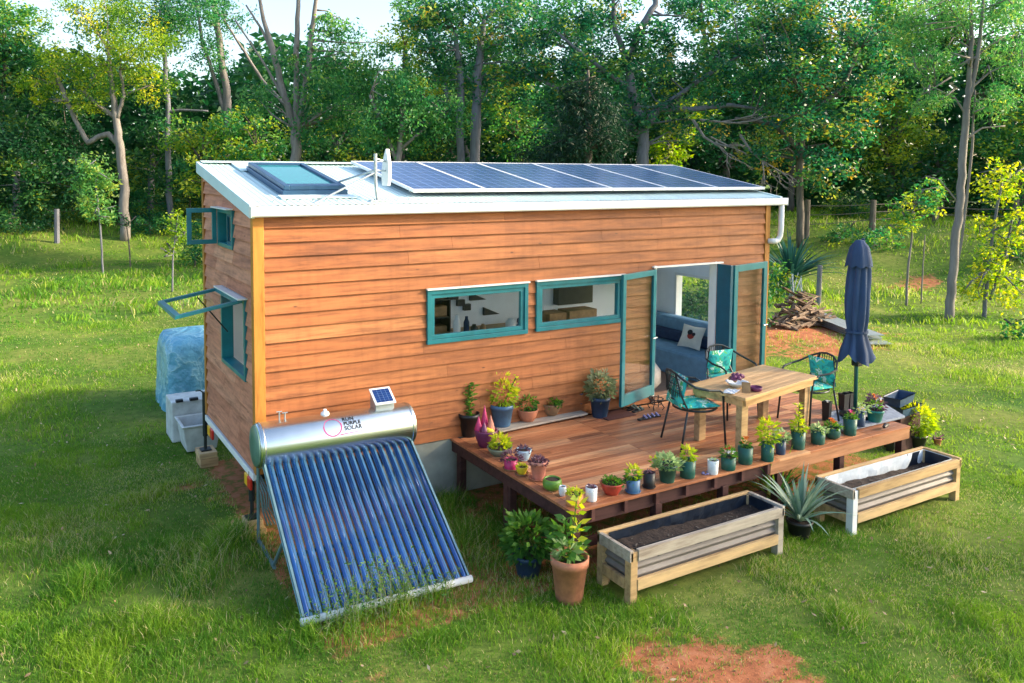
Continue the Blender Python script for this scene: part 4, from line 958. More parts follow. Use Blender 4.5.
# front edge, left to right
pot(575, 507, 18, 11, 'orange', 'cyl', [('dome', 7, 7, 110, 4, 'leaf_yel')], 'orange clay pot with yellow green succulent at the front left deck corner')
pot(592, 502, 12, 14, 'white', 'cyl', [('dome', 4, 3, 50, 3, 'leaf_dark')], 'dented white tin can pot beside the orange clay pot')
pot(613, 497, 23, 12, 'red', 'bowl', [('dome', 10, 7, 420, 3)], 'red bowl pot with a mound of green succulent')
pot(634, 494, 14, 13, 'blue', 'cyl', [('bush', 6, 15, 110, 5, 'leaf_yel'), ('bush', 5, 10, 60, 5, 'leaf_mid', -2)], 'blue grey pot with yellow and green leaves, between red bowl and black pot', saucer='blue')
pot(650, 489, 12, 15, 'black', 'cyl', [('dome', 4, 3, 40, 3, 'leaf_dark')], 'small black stacked pot with barely any plant', saucer='black')
pot(669, 484, 20, 18, 'green', 'taper', [('dome', 13, 11, 320, 5, 'leaf_pale'), ('bush', 3, 8, 30, 4, 'leaf_yel', -13)], 'large green pot with pale green trailing foliage')
pot(689, 479, 16, 18, 'green', 'cyl', [('bush', 5, 15, 70, 6, 'leaf_yel')], 'green pot with a few yellow leaves beside the pale trailing plant')
pot(714, 475, 11, 14, 'white', 'cyl', [('dome', 4, 3, 30, 3, 'leaf_pale')], 'small white cup pot among the green ones', group=POTGRP)
pot(730, 471, 15, 13, 'green', 'cyl', [('bush', 7, 9, 90, 5)], 'green pot with red and white flowers', flower=[('red', 3, 5, 6, 9, 12), ('white', 4, 5, 6, 5, 9)])
pot(747, 465, 15, 17, 'green', 'cyl', [('bush', 4, 9, 60, 4)], 'green pot with orange flowers in front of the table leg', flower=[('orange', 4, 5, 3, 6, 13)])
pot(769, 462, 13, 18, 'green', 'cyl', [('bush', 8, 26, 150, 6, 'leaf_yel'), ('stem', 2, 20, 30, 5, 'leaf_yel')], 'green pot with tall bright yellow green plant')
pot(782, 455, 10, 15, 'navy', 'cyl', [('bush', 7, 11, 160, 4, 'leaf_pale')], 'narrow blue pot with whitish foliage behind the yellow green plant')
pot(800, 450, 14, 18, 'green', 'cyl', [('stem', 2, 32, 40, 6, 'leaf_yel'), ('bush', 6, 14, 90, 5, 'leaf_yel', 0)], 'green pot with tall thin yellow stem before the right table leg')
pot(820, 445, 14, 14, 'green', 'cyl', [('dome', 7, 6, 140, 4, 'leaf_pale')], 'green pot with low whitish foliage')
pot(835, 440, 15, 11, 'green', 'round', [('dome', 7, 6, 110, 4)], 'round dark green pot with orange flowers', flower=[('orange', 6, 5, 5, 5, 11), ('yellow', 3, 4, 4, 4, 8)])
pot(852, 436, 13, 17, 'green', 'cyl', [('dome', 5, 6, 80, 4)], 'tall green pot with pink flower beside the umbrella pole', flower=[('pink', 4, 5, 3, 5, 10)])
# paving slab carrying the last pots and the umbrella base
sl_ = [onz(*p, .756) for p in ((843, 433), (905, 418), (884, 405), (826, 414))]
mb = MB(); mb.add([tuple(v) for v in sl_]+[(v.x, v.y, .785) for v in sl_], [(3, 2, 1, 0), (4, 5, 6, 7), (0, 1, 5, 4), (1, 2, 6, 5), (2, 3, 7, 6), (3, 0, 4, 7)])
tag(mb.build('paving_slab', 'paver', None, bevel=.004), 'blue grey slab on the right end of the deck under the umbrella', 'slab')
pot(862, 427, 9, 14, 'navy', 'cyl', [('bush', 6, 10, 70, 4, 'leaf_pale')], 'narrow navy pot with yellow flowers on the grey slab', z=.785, flower=[('yellow', 5, 4, 5, 4, 10)])
pot(878, 423, 17, 12, 'teal', 'taper', [('bush', 8, 15, 120, 5, 'leaf_dark'), ('bush', 5, 10, 60, 5)], 'wide teal pot with orange and white flowers on the grey slab', z=.785, flower=[('orange', 6, 5, 7, 8, 18), ('white', 3, 5, 6, 10, 14)])
pk = MB(); q = onz(884, 428, .785); pk.tube([q+Vector((0, 0, .012)), q+Vector((.06, .02, .02)), q+Vector((.16, .04, .015))], [.02, .03, .012], 8); tag(pk.build('garden_trowel', 'black'), 'small black trowel lying on the grey slab edge', 'trowel')
mb = MB(); q = onz(706, 474, .75)
for k in range(9): a_ = random.uniform(-.06, .06); b_ = random.uniform(-.04, .04); rr_ = random.uniform(.01, .02); mb.lathe([(rr_*.5, 0), (rr_, rr_*.5), (rr_*.6, rr_*1.1), (.001, rr_*1.2)], (q.x+a_, q.y+b_, .75), 8)
tag(mb.build('pebbles', 'pot_lilac', smooth=True), 'little heap of grey lilac pebbles beside the white cup pot', 'pebbles', kind='stuff')
# black nursery pots behind, near the umbrella foot
for i, (px, py, hh, lab) in enumerate(((845, 411, 17, 'black nursery pot left of the umbrella pole'), (851, 409, 16, 'black nursery pot touching the umbrella pole'), (828, 421, 19, 'tall black nursery pot with one white bloom behind the orange flowers'))):
    pot(px, py, 9, hh, 'black', 'square', [], lab, z=.786 if i < 2 else .7505, name='nursery_pot', cat='pot', group='black nursery pots by the umbrella', flower=[('white', 2, 5, 1, 2, 5)] if i == 2 else None)
# ground pots
pot(571, 607, 39, 46, 'terracotta', 'taper', [('bush', 14, 40, 60, 11, 'leaf_mid'), ('stem', 5, 76, 34, 13, 'leaf_yel', 7), ('bush', 10, 20, 40, 13, 'leaf_pale', -3), ('stem', 5, 50, 24, 12, 'leaf_mid', -5)], 'big terracotta pot with tall leafy stem standing on the grass', z=.0, group='pots on the grass')
pot(529, 580, 32, 22, 'navy', 'taper', [('bush', 25, 40, 700, 9, 'leaf_mid')], 'squat dark blue pot with spreading bright green bush on the grass', z=0, group='pots on the grass')
pot(803, 541, 26, 18, 'black', 'taper', [('blade', 10, 60, 54, 5, 'leaf_agave')], 'black pot with long spiky grey green leaves between the two planters', z=0, group='pots on the grass')
pot(778, 520, 20, 16, 'teal', 'taper', [('blade', 10, 60, 30, 3, 'leaf_mid')], 'teal pot with thin grassy leaves behind the spiky plant', z=0, group='pots on the grass')
pot(920, 449, 22, 13, 'black', 'taper', [('bush', 16, 31, 900, 5, 'leaf_yel')], 'dark pot with round yellow green shrub beside the right deck end', z=0, group='pots on the grass')
pot(939, 446, 8, 7, 'terracotta', 'taper', [('bush', 4, 5, 30, 4, 'leaf_dark')], 'tiny terracotta pot beside the yellow green shrub', z=0, group='pots on the grass')
pot(893, 452, 10, 22, 'black', 'square', [], 'black pot left under the right end of the deck', z=0, name='nursery_pot', group='pots on the grass', cat='pot')
# troughs beyond the deck
sp_ = onz(901, 440, .0)
for i, (px, py, z_, lab) in enumerate(((904, 413, .52, 'lower black plastic trough tilted under the other one'), (899, 403, .66, 'upper black plastic trough resting on the lower one'))):
    p = onz(px, py, z_); tr_ = MB(); a_, b_, h_ = .29, .12, .13
    vs = []
    for (sx, zz) in ((.88, 0), (1, h_), (1.06, h_), (1.06, h_-.015), (.93, h_-.01), (.82, .012)):
        for (u, v) in ((-1, -1), (1, -1), (1, 1), (-1, 1)): vs.append((u*a_*sx, v*(b_*sx if zz < h_-.02 or sx < 1 else b_+a_*(sx-1)), zz))
    fs = [(0, 3, 2, 1)]+[(l*4+k, l*4+(k+1) % 4, l*4+4+(k+1) % 4, l*4+4+k) for l in (0, 1, 4) for k in range(4)]+[(4+k, 4+(k+1) % 4, 8+(k+1) % 4, 8+k) for k in range(4)]+[(4+k, 4+(k+1) % 4, 16+(k+1) % 4, 16+k) for k in range(4)]+[(20, 21, 22, 23)]
    tr_.add(vs, fs); o = tr_.build('trough', 'pot_navy', None); o.location = p; o.rotation_euler = (0, 0, R(12 if i else 6)); tag(o, lab, 'trough', 'black troughs beyond the deck')
st_ = MB(); p = onz(903, 414, .5); st_.box((p.x-.25, p.y-.12, -.02), (p.x+.25, p.y+.12, .515), .3); tag(st_.build('wooden_stand', 'deck_dark', None, bevel=.005), 'dark timber stand under the two black troughs', 'stand')

# ------------------------------------------------------------------ table, chairs, things on the table
TZ_ = 1.45
tb_ = empty('dining_table', (5.92, -1.73, .75), 'chunky light timber table on the deck', 'table', rz=R(9.3)); tl, tw = 1.70, .80
mb = MB()
for k in range(6): mb.box((-tl/2, -tw/2+k*tw/6+.0008, .662), (tl/2, -tw/2+(k+1)*tw/6-.0008, .70), random.random())
mb.build('tabletop', 'table_wood', tb_, bevel=.003)
mb = MB(); mb.box((-tl/2+.06, -tw/2+.03, .58), (tl/2-.06, -tw/2+.06, .661), .4); mb.box((-tl/2+.06, tw/2-.06, .58), (tl/2-.06, tw/2-.03, .661), .4); mb.box((-tl/2+.03, -tw/2+.06, .58), (-tl/2+.06, tw/2-.06, .661), .4); mb.box((tl/2-.06, -tw/2+.06, .58), (tl/2-.03, tw/2-.06, .661), .4)
mb.build('apron', 'table_wood', tb_)
for a_ in (-1, 1):
    for b_ in (-1, 1):
        x = a_*(tl/2-.11 if a_ < 0 else tl/2-.13); y = b_*(tw/2-.11)
        mb = MB(); mb.box((x-.07, y-.04, 0), (x+.07, y+.04, .66), .3 if b_ < 0 else .1); mb.build('leg', 'pine', tb_, bevel=.006)
def tabpt(px, py): return onz(px, py, TZ_+.0005)
q = tabpt(737, 387); bk = empty('fruit_basket', q, 'white bowl heaped with brown and purple dried flowers on the table', 'bowl')
mb = MB(); mb.lathe([(.05, 0), (.06, .004), (.12, .05), (.14, .07), (.13, .07), (.05, .012)], n=24, cap1=False); mb.build('bowl', 'pot_white', bk, smooth=True)
mb = MB()
for k in range(16): a_ = random.uniform(0, 6.28); rr_ = random.uniform(0, .1); c_ = (rr_*math.cos(a_), rr_*math.sin(a_), .05+random.uniform(0, .05)+(.1-rr_)*.4); mb.lathe([(.01, 0), (.026, .012), (.03, .025), (.018, .045), (.002, .055)], c_, 9, tint=random.random())
mb.build('dried_flower', 'pot_purple', bk, smooth=True)
mb = MB()
for k in range(9): a_ = random.uniform(0, 6.28); rr_ = random.uniform(.02, .12); c_ = (rr_*math.cos(a_), rr_*math.sin(a_), .07+random.uniform(0, .04)); mb.lathe([(.008, 0), (.02, .012), (.022, .02), (.002, .035)], c_, 8)
mb.build('dried_flower', 'brownitem', bk, smooth=True)
q = tabpt(756, 391); mb = MB(); mb.lathe([(.05, 0), (.065, .01), (.075, .05), (.07, .055), (.06, .02), (.002, .015)], n=24, cap1=False); o = mb.build('small_bowl', 'pot_purple', None, smooth=True); o.location = q; tag(o, 'dark purple bowl right of the dried flowers on the table', 'bowl')
q = tabpt(746, 393); mb = MB(); mb.beam(q+Vector((0, 0, 0)), q+Vector((.03, .03, .12)), .1, .008, .5, up=(.7, .7, 0)); tag(mb.build('card', 'brownitem'), 'small brown card leaning between the bowls on the table', 'card')
q = tabpt(731, 392); mb = MB(); n = 10; vs = []
for j in range(6):
    for i in range(n): vs.append((-.11+.22*i/(n-1)+random.uniform(-.006, .006), -.07+.14*j/5+random.uniform(-.006, .006), .004+random.uniform(0, .018)))
mb.add(vs, [(j*n+i, j*n+i+1, (j+1)*n+i+1, (j+1)*n+i) for j in range(5) for i in range(n-1)]); o = mb.build('napkin', 'white', None); o.location = q; o.rotation_euler = (0, 0, .4); so_ = o.modifiers.new('thick', 'SOLIDIFY'); so_.thickness = .003; tag(o, 'crumpled white cloth at the front left corner of the table', 'cloth')

def make_chair(loc, rot, lab, scale=1.):
    r_ = empty('bistro_chair', loc, lab, 'chair', 'chairs round the deck table', rz=rot); r_.scale = (scale,)*3
    # faces +X; legs, seat, curved back with arms
    for s_ in (-1, 1):
        mb = MB(); mb.tube([(.25, s_*.25, .0), (.22, s_*.235, .42), (.20, s_*.25, .62), (.14, s_*.275, .655)], .012, 8); mb.build('leg', 'dark_metal', r_, smooth=True)
        mb = MB(); mb.tube([(-.27, s_*.24, .0), (-.19, s_*.21, .42)], .012, 8); mb.build('leg', 'dark_metal', r_, smooth=True)
    mb = MB(); mb.tube([(.22*math.cos(t_)*1.05, .23*math.sin(t_), .42) for t_ in np.linspace(0, 2*math.pi, 25)], .012, 8, caps=False)
    for k in range(-3, 4): mb.tube([(-.2, k*.05, .425), (.2, k*.05, .425)], .006, 6)
    mb.build('seat', 'dark_metal', r_)
    arc = [(.14, -.275, .655), (.0, -.30, .67), (-.14, -.28, .70), (-.24, -.2, .77), (-.285, -.1, .82), (-.295, 0, .835), (-.285, .1, .82), (-.24, .2, .77), (-.14, .28, .70), (0, .30, .67), (.14, .275, .655)]
    mb = MB(); mb.tube(arc, .013, 8); mb.tube([(-.18, -.21, .43), (-.25, -.17, .6), (-.285, -.1, .82)], .01, 6); mb.tube([(-.18, .21, .43), (-.25, .17, .6), (-.285, .1, .82)], .01, 6)
    mb.tube([(-.22, -.19, .5), (-.27, 0, .52), (-.22, .19, .5)], .009, 6)
    for k in range(-4, 5): mb.tube([(-.225-.035*math.cos(k*.3), k*.036, .51), (-.285-.01*math.cos(k*.3), k*.034, .825-.006*abs(k))], .005, 5)
    for zz in (.6, .68, .76): mb.tube([(-.25-.01*(zz-.6)*10, k*.05, zz) for k in (-3.3, -1.5, 0, 1.5, 3.3)], .005, 5)
    mb.build('backrest', 'dark_metal', r_)
    def pad(a, b, th, n=10):
        vs = []; 
        for sgn in (1, -1):
            for j in range(n):
                for i in range(n):
                    u = -1+2*i/(n-1); v = -1+2*j/(n-1); f = (1-abs(u)**4)*(1-abs(v)**4); vs.append((u*a, v*b, sgn*th*math.sqrt(max(f, 0))))
        fs = [(j*n+i, j*n+i+1, (j+1)*n+i+1, (j+1)*n+i) for j in range(n-1) for i in range(n-1)]; fs += [tuple(n*n+k for k in reversed(f)) for f in fs]
        m_ = MB(); m_.add(vs, fs); return m_
    o = pad(.21, .21, .03).build('cushion', 'cushion', r_, smooth=True); o.location = (.0, 0, .46)
    o = pad(.17, .19, .03).build('cushion', 'cushion', r_, smooth=True); o.location = (-.215, 0, .62); o.rotation_euler = (0, R(-78), 0)
    return r_
make_chair((4.98, -1.62, .75), R(-18), 'dark metal chair with tropical cushion at the left end of the table', 1.12)
make_chair((6.35, -.95, .75), R(-97), 'dark metal chair behind the table, its back to the wall', 1.08)
make_chair((7.0, -1.72, .75), R(175), 'dark metal chair at the right end of the table near the umbrella', 1.08)

# ------------------------------------------------------------------ umbrella
ub = onz(855, 416, .786); um = empty('patio_umbrella', (ub.x, ub.y, .786), 'closed navy blue patio umbrella standing at the right end of the deck', 'umbrella')
mb = MB(); mb.lathe([(.2, 0), (.2, .03), (.06, .05), (.045, .12), (.03, .12)], n=20); mb.build('base', 'black', um, smooth=True)
mb = MB(); mb.tube([(0, 0, .03), (-.02, 0, .9), (-.05, 0, 2.42)], .026, 12); mb.build('pole', pm('pole_green', (.02, .12, .11), .4), um, smooth=True)
mb = MB(); mb.box((-.055, -.05, .70), (.05, .05, .84)); mb.tube([(.0, -.05, .76), (.0, -.1, .76), (.05, -.12, .72)], .01, 6); mb.build('crank', 'black', um, bevel=.01)
mb = MB(); n = 64; lv = 22; vs = []
prof = [(0, .235), (.06, .20), (.13, .165), (.19, .135), (.22, .122), (.26, .135), (.34, .150), (.5, .158), (.7, .150), (.85, .132), (.93, .110), (1, .03)]
def pf(t_):
    for (a0, r0), (a1, r1) in zip(prof[:-1], prof[1:]):
        if t_ <= a1: return r0+(r1-r0)*(t_-a0)/(a1-a0)
for l in range(lv):
    t_ = l/(lv-1); z_ = .83+t_*1.55; base_ = pf(t_)*.88
    for k in range(n):
        a_ = 2*math.pi*k/n; amp = (.36+.08*math.sin(5*a_)) if t_ < .9 else .08
        f = 1+amp*(abs(math.sin(4*a_+.35*math.sin(6*t_)))-.55)+.07*math.sin(3*a_+t_*4)+.03*math.sin(11*a_+9*t_); zz = z_-((.05*abs(math.sin(4*a_))+.05*math.sin(3*a_+1)+.03*math.sin(7*a_)) if l == 0 else 0)
        vs.append((-.035+base_*f*math.cos(a_), base_*f*math.sin(a_), zz))
mb.add(vs, [(l*n+k, l*n+(k+1) % n, (l+1)*n+(k+1) % n, (l+1)*n+k) for l in range(lv-1) for k in range(n)]+[tuple((lv-1)*n+k for k in range(n))]); mb.build('canopy', 'canvas', um, smooth=True)
mb = MB(); n = 32; vs = []
for r0, z0 in ((.165, 2.08), (.15, 2.16), (.115, 2.32), (.05, 2.41), (.02, 2.42)):
    for k in range(n): a_ = 2*math.pi*k/n; f = 1+.07*math.cos(8*a_); vs.append((-.045+r0*f*math.cos(a_), r0*f*math.sin(a_), z0-(.03*abs(math.cos(4*a_)) if z0 == 2.08 else 0)))
mb.add(vs, [(l*n+k, l*n+(k+1) % n, (l+1)*n+(k+1) % n, (l+1)*n+k) for l in range(4) for k in range(n)]+[tuple(4*n+k for k in range(n))]); mb.build('canopy_cap', 'canvas', um, smooth=True)
mb = MB(); mb.tube([(.13, .05, 1.3), (.10, .05, 2.43)], .024, 8); mb.tube([(-.03, 0, 2.38), (.10, .05, 2.40)], .018, 8); mb.build('side_arm', 'fabric_navy', um)
mb = MB(); mb.lathe([(.142, 0), (.142, .03)], (-.035, 0, 1.16), 20); mb.build('strap', 'canvas', um)

# ------------------------------------------------------------------ shoes and wire stand by the door
def shoe(px, py, mat, lab, rz_, name='shoe'):
    p = onz(px, py, .751); mb = MB(); n = 12; vs = []
    outl = [(-.13, .0), (-.12, .03), (-.05, .034), (.05, .045), (.11, .035), (.135, 0), (.11, -.035), (.05, -.042), (-.05, -.03), (-.12, -.028)]
    m_ = len(outl); vs = [(x, y, 0) for x, y in outl]+[(x, y, .02) for x, y in outl]
    mb.add(vs, [tuple(range(m_-1, -1, -1)), tuple(range(m_, 2*m_))]+[(k, (k+1) % m_, m_+(k+1) % m_, m_+k) for k in range(m_)])
    o = mb.build('sole', 'black', None); r_ = empty(name, p, lab, 'shoe', 'shoes by the open door', rz=rz_); o.parent = r_
    mb = MB()
    if mat == 'white': 
        for x, h in ((.08, .04), (.02, .055), (-.09, .05)): mb.tube([(x, -.036, .018), (x, -.03, h), (x, 0, h+.012), (x, .03, h), (x, .036, .018)], .02, 8)
    else:
        for x in (.07, -.0): mb.tube([(x, -.038, .018), (x-.02, 0, .055), (x, .038, .018)], .012, 6)
    mb.build('strap', mat if mat in M else 'pot_'+mat, r_)
shoe(638, 411, 'pot_greygreen', 'pale grey shoe nearest the left door', .3); shoe(645, 419, 'pot_lilac', 'lilac grey sandal in front of the pale shoe', .1); shoe(653, 417, 'pot_lilac', 'second lilac grey sandal, just right of its pair', -.1); shoe(632, 409, 'pot_greygreen', 'pale grey shoe tucked under the left door', .4)
p = onz(656, 409, .751); pr_ = empty('wire_stand', p, 'small black curled wire plant stand by the open doors', 'stand')
mb = MB()
for k in range(4):
    a_ = k*math.pi/2+.5; mb.tube([(.09*math.cos(a_), .09*math.sin(a_), 0), (.12*math.cos(a_), .12*math.sin(a_), .04), (.07*math.cos(a_), .07*math.sin(a_), .1), (.1*math.cos(a_), .1*math.sin(a_), .17), (.07*math.cos(a_), .07*math.sin(a_), .18)], .008, 6)
mb.tube([(.1*math.cos(t_), .1*math.sin(t_), .15) for t_ in np.linspace(0, 6.283, 17)], .007, 6); mb.tube([(.07*math.cos(t_), .07*math.sin(t_), .08) for t_ in np.linspace(0, 6.283, 17)], .006, 6)
mb.build('frame', 'black', pr_)

# ------------------------------------------------------------------ inside the house
FZ = ZB+.005
sf = empty('day_bed', (7.55, 1.3, FZ), 'day bed with blue cover along the far inside wall', 'bed')
mb = MB(); mb.box((-.42, -1.15, 0), (.45, 1.1, .42)); mb.build('mattress', 'fabric_blue', sf, bevel=.05)
mb = MB(); mb.box((.22, -1.1, .42), (.46, 1.1, .82)); mb.build('backrest', 'fabric_blue', sf, bevel=.06)
mb = MB(); mb.box((.05, -1.05, .425), (.215, 1.05, .62)); tag(mb.build('bolster', 'fabric_navy', None, bevel=.05), 'long dark navy bolster on the day bed', 'bolster').location = (7.55, 1.3, FZ)
mb = MB(); vs = []; n = 9
for sgn in (1, -1):
    for j in range(n):
        for i in range(n):
            u = -1+2*i/(n-1); v = -1+2*j/(n-1); f = max(0, (1-u**2)*(1-v**2)); e = 1-.12*(1-abs(u)**3)*abs(v)**3-0*f; vs.append((u*.2*(1-.1*(1-abs(v))), v*.2*(1-.1*(1-abs(u))), sgn*.07*f**.4))
fs = [(j*n+i, j*n+i+1, (j+1)*n+i+1, (j+1)*n+i) for j in range(n-1) for i in range(n-1)]; fs += [tuple(n*n+k for k in reversed(f)) for f in fs]
mb.add(vs, fs); pl = mb.build('pillow', pm('pillow_cream', (.72, .72, .66), .9, var=.1), None, smooth=True); pl.location = (7.50, .92, 1.37); pl.rotation_euler = (R(8), R(-62), R(12)); tag(pl, 'cream square pillow with red and black print on the day bed', 'pillow')
mb = MB()
mb.lathe([(.001, 0), (.06, 0)], (0, -.01, .0735), 16, cap0=False, cap1=False); mb.build('print', 'pot_red', pl); 
mb = MB(); mb.lathe([(.001, 0), (.045, 0)], (.055, .015, .0755), 16, cap0=False, cap1=False); mb.lathe([(.001, 0), (.03, 0)], (.03, -.055, .0755), 16, cap0=False, cap1=False); mb.build('print', 'pot_black', pl)
mb = MB(); mb.lathe([(.2, 0), (.28, .1), (.27, .28), (.16, .42), (.03, .46)], n=20); o = mb.build('pouf', pm('pouf_grey', (.42, .40, .38), .9, var=.3, scale=12), None, smooth=True); o.location = (5.98, .42, FZ+.08); tag(o, 'light grey pouf just inside the left jamb', 'pouf')
# kitchen seen through the two windows
kb = empty('kitchen_counter', (2.0, W-.65, FZ), 'pale kitchen counter along the back inside wall', 'counter')
mb = MB(); mb.box((.6, .0, 0), (4.0, .55, .80)); mb.build('cabinet', 'int_white', kb); mb = MB(); mb.box((.58, -.02, .802), (4.02, .555, .84), .4); mb.build('worktop', 'table_wood', kb)
mb = MB(); mb.box((3.18, 2.18, 1.55), (3.2, 2.44, 2.6)); mb.box((3.6, 2.18, 1.55), (3.62, 2.44, 2.6))
for z_ in (1.55, 1.82, 2.1, 2.38): mb.box((3.201, 2.18, z_), (3.599, 2.44, z_+.02))
mb.box((3.201, 2.43, 1.572), (3.599, 2.44, 2.6)); tag(mb.build('shelf_unit', 'darkitem'), 'dark open shelf unit seen at the left of the kitchen window', 'shelf')
for i, (z_, hh) in enumerate(((1.573, .13), (1.843, .17), (2.123, .14))):
    mb = MB(); mb.box((3.23, 2.2, z_), (3.57, 2.4, z_+hh)); o = mb.build('basket', 'brownitem', None, bevel=.02); tag(o, ['brown basket on the bottom shelf inside', 'brown basket on the middle shelf inside', 'brown basket on the top shelf inside'][i], 'basket', 'baskets on the kitchen shelf')
for i, (x, z_, w_, h_) in enumerate(((3.74, 2.06, .13, .1), (3.86, 1.95, .13, .1), (3.98, 1.87, .12, .1))):
    mb = MB(); mb.box((x, 2.38, z_), (x+w_, 2.448, z_+h_)); o = mb.build('wall_box', 'darkitem'); tag(o, ['dark box shelf on the inside wall, highest of three', 'dark box shelf on the inside wall, middle of three', 'dark box shelf on the inside wall, lowest of three'][i], 'box shelf', 'box shelves on the kitchen wall')
for i, (x, z_) in enumerate(((4.1, 2.02), (4.36, 1.76))):
    mb = MB(); mb.add([(x, 2.4, z_), (x+.3, 2.4, z_), (x, 2.4, z_+.13), (x, 2.448, z_), (x+.3, 2.448, z_), (x, 2.448, z_+.13)], [(0, 1, 2), (5, 4, 3), (0, 3, 4, 1), (1, 4, 5, 2), (2, 5, 3, 0)]); tag(mb.build('triangle_shelf', 'darkitem'), ['upper dark triangular shelf on the inside kitchen wall', 'lower dark triangular shelf on the inside kitchen wall'][i], 'shelf', 'triangular shelves on the kitchen wall')
CZ = FZ+.842
for nm, x, y, r_, h_, mt, lab in (('paper_roll', 3.62, 1.98, .06, .30, 'white', 'white paper roll standing on the kitchen counter'), ('bottle', 3.80, 2.0, .045, .26, 'fabric_navy', 'tall navy bottle on the kitchen counter'), ('jar', 3.92, 1.97, .06, .13, 'darkitem', 'dark jar right of the navy bottle inside'), ('jar', 4.08, 1.97, .05, .12, 'brownitem', 'brown jar in the middle of the kitchen counter'), ('teapot', 4.62, 2.0, .09, .16, 'white', 'white teapot on the kitchen counter'), ('kettle', 4.84, 1.98, .10, .2, 'fabric_navy', 'navy kettle right of the teapot')):
    mb = MB(); mb.lathe([(r_*.9, 0), (r_, h_*.1), (r_, h_*.65), (r_*.55, h_*.85), (r_*.5, h_)], n=16)
    if nm in ('teapot', 'kettle'): mb.tube([(r_, 0, h_*.3), (r_*1.6, 0, h_*.5), (r_*1.7, 0, h_*.8)], r_*.15, 6)
    o = mb.build(nm, mt, None, smooth=True); o.location = (x, y, CZ); tag(o, lab, nm.replace('_', ' '))
tv = MB(); tv.box((5.76, 2.28, 1.83), (6.5, 2.44, 2.2)); tag(tv.build('wall_screen', 'darkitem', None, bevel=.01), 'black screen on the inside wall seen through the second window', 'screen')
for x0, x1, z0, z1, lab in ((5.45, 5.80, 1.56, 1.74, 'small brown cabinet at the left under the black screen'), (5.86, 6.45, 1.55, 1.75, 'wide brown cabinet at the right under the black screen')):
    mb = MB(); mb.box((x0, 2.1, z0), (x1, 2.44, z1)); tag(mb.build('wall_cabinet', 'brownitem', None, bevel=.01), lab, 'cabinet', 'cabinets under the screen')

# ------------------------------------------------------------------ behind the house: tub, wrapped tank
tbx = Vector((-.03, 3.30, 0)); tu = empty('laundry_tub', tbx, 'weathered white plastic laundry tub on legs behind the house corner', 'tub')
mb = MB(); mb.box((-.26, .42, 0), (.5, .95, .62)); mb.build('cabinet', 'crate_white', tu, bevel=.02)
mb = MB(); vs = []
for sx, zz in ((.72, .02), (.95, .30), (1.05, .42), (1.1, .44), (1.1, .42)): pass
prf = [(.78, .0), (.98, .36), (1.08, .38), (1.08, .40), (.92, .40), (.75, .05)]
for sx, zz in prf:
    for (u, v) in ((-1, -1), (1, -1), (1, 1), (-1, 1)): vs.append((.06+u*.27*sx, .08+v*.29*sx, zz+.02))
mb.add(vs, [(3, 2, 1, 0)]+[(l*4+k, l*4+(k+1) % 4, l*4+4+(k+1) % 4, l*4+4+k) for l in range(5) for k in range(4)]+[(20, 21, 22, 23)]); mb.build('basin', 'crate_white', tu, bevel=.01)
mb = MB(); mb.box((-.2, .37, .623), (-.1, .44, .66)); mb.box((.0, .37, .623), (.12, .44, .66)); mb.build('handle', 'black', tu)
MB().box((-.22, -.14, .40), (.30, .30, .402)).build('water', 'pot_greygreen', tu) if False else None
wt = empty('wrapped_tank', (.50, 5.75, 0), 'water tank cube wrapped in blue tarpaulin behind the house', 'tank'); mb = MB(); n = 44; lv = 14; vs = []
for l in range(lv):
    t_ = l/(lv-1); z_ = 1.27*min(1, t_*1.18) if t_ < .85 else 1.27+.10*((t_-.85)/.15); sc_ = 1 if t_ < .72 else 1-.16*((t_-.72)/.13)**1.5 if t_ < .85 else .84*(1-(t_-.85)/.15*.8)
    if t_ >= .72 and t_ < .85: z_ = 1.08+.19*math.sin((t_-.72)/.13*math.pi/2)
    for k in range(n):
        a_ = 2*math.pi*k/n; q = 1/max(abs(math.cos(a_)), abs(math.sin(a_)))**.86; f = sc_*(1+.03*math.sin(7*a_+5*t_+2*math.sin(3*a_))+.022*abs(math.sin(13*a_-9*t_))+.03*(float(fbm(a_*3, t_*5, 91))-.5)*2+.012*random.uniform(-1, 1)+(.05*(1-t_*4) if t_ < .25 else 0))
        vs.append((.60*q*f*math.cos(a_), .72*q*f*math.sin(a_), max(0, z_-.02)))
mb.add(vs, [(l*n+k, l*n+(k+1) % n, (l+1)*n+(k+1) % n, (l+1)*n+k) for l in range(lv-1) for k in range(n)]+[tuple((lv-1)*n+k for k in range(n))]); mb.build('tarpaulin', 'tarp', wt, smooth=True)

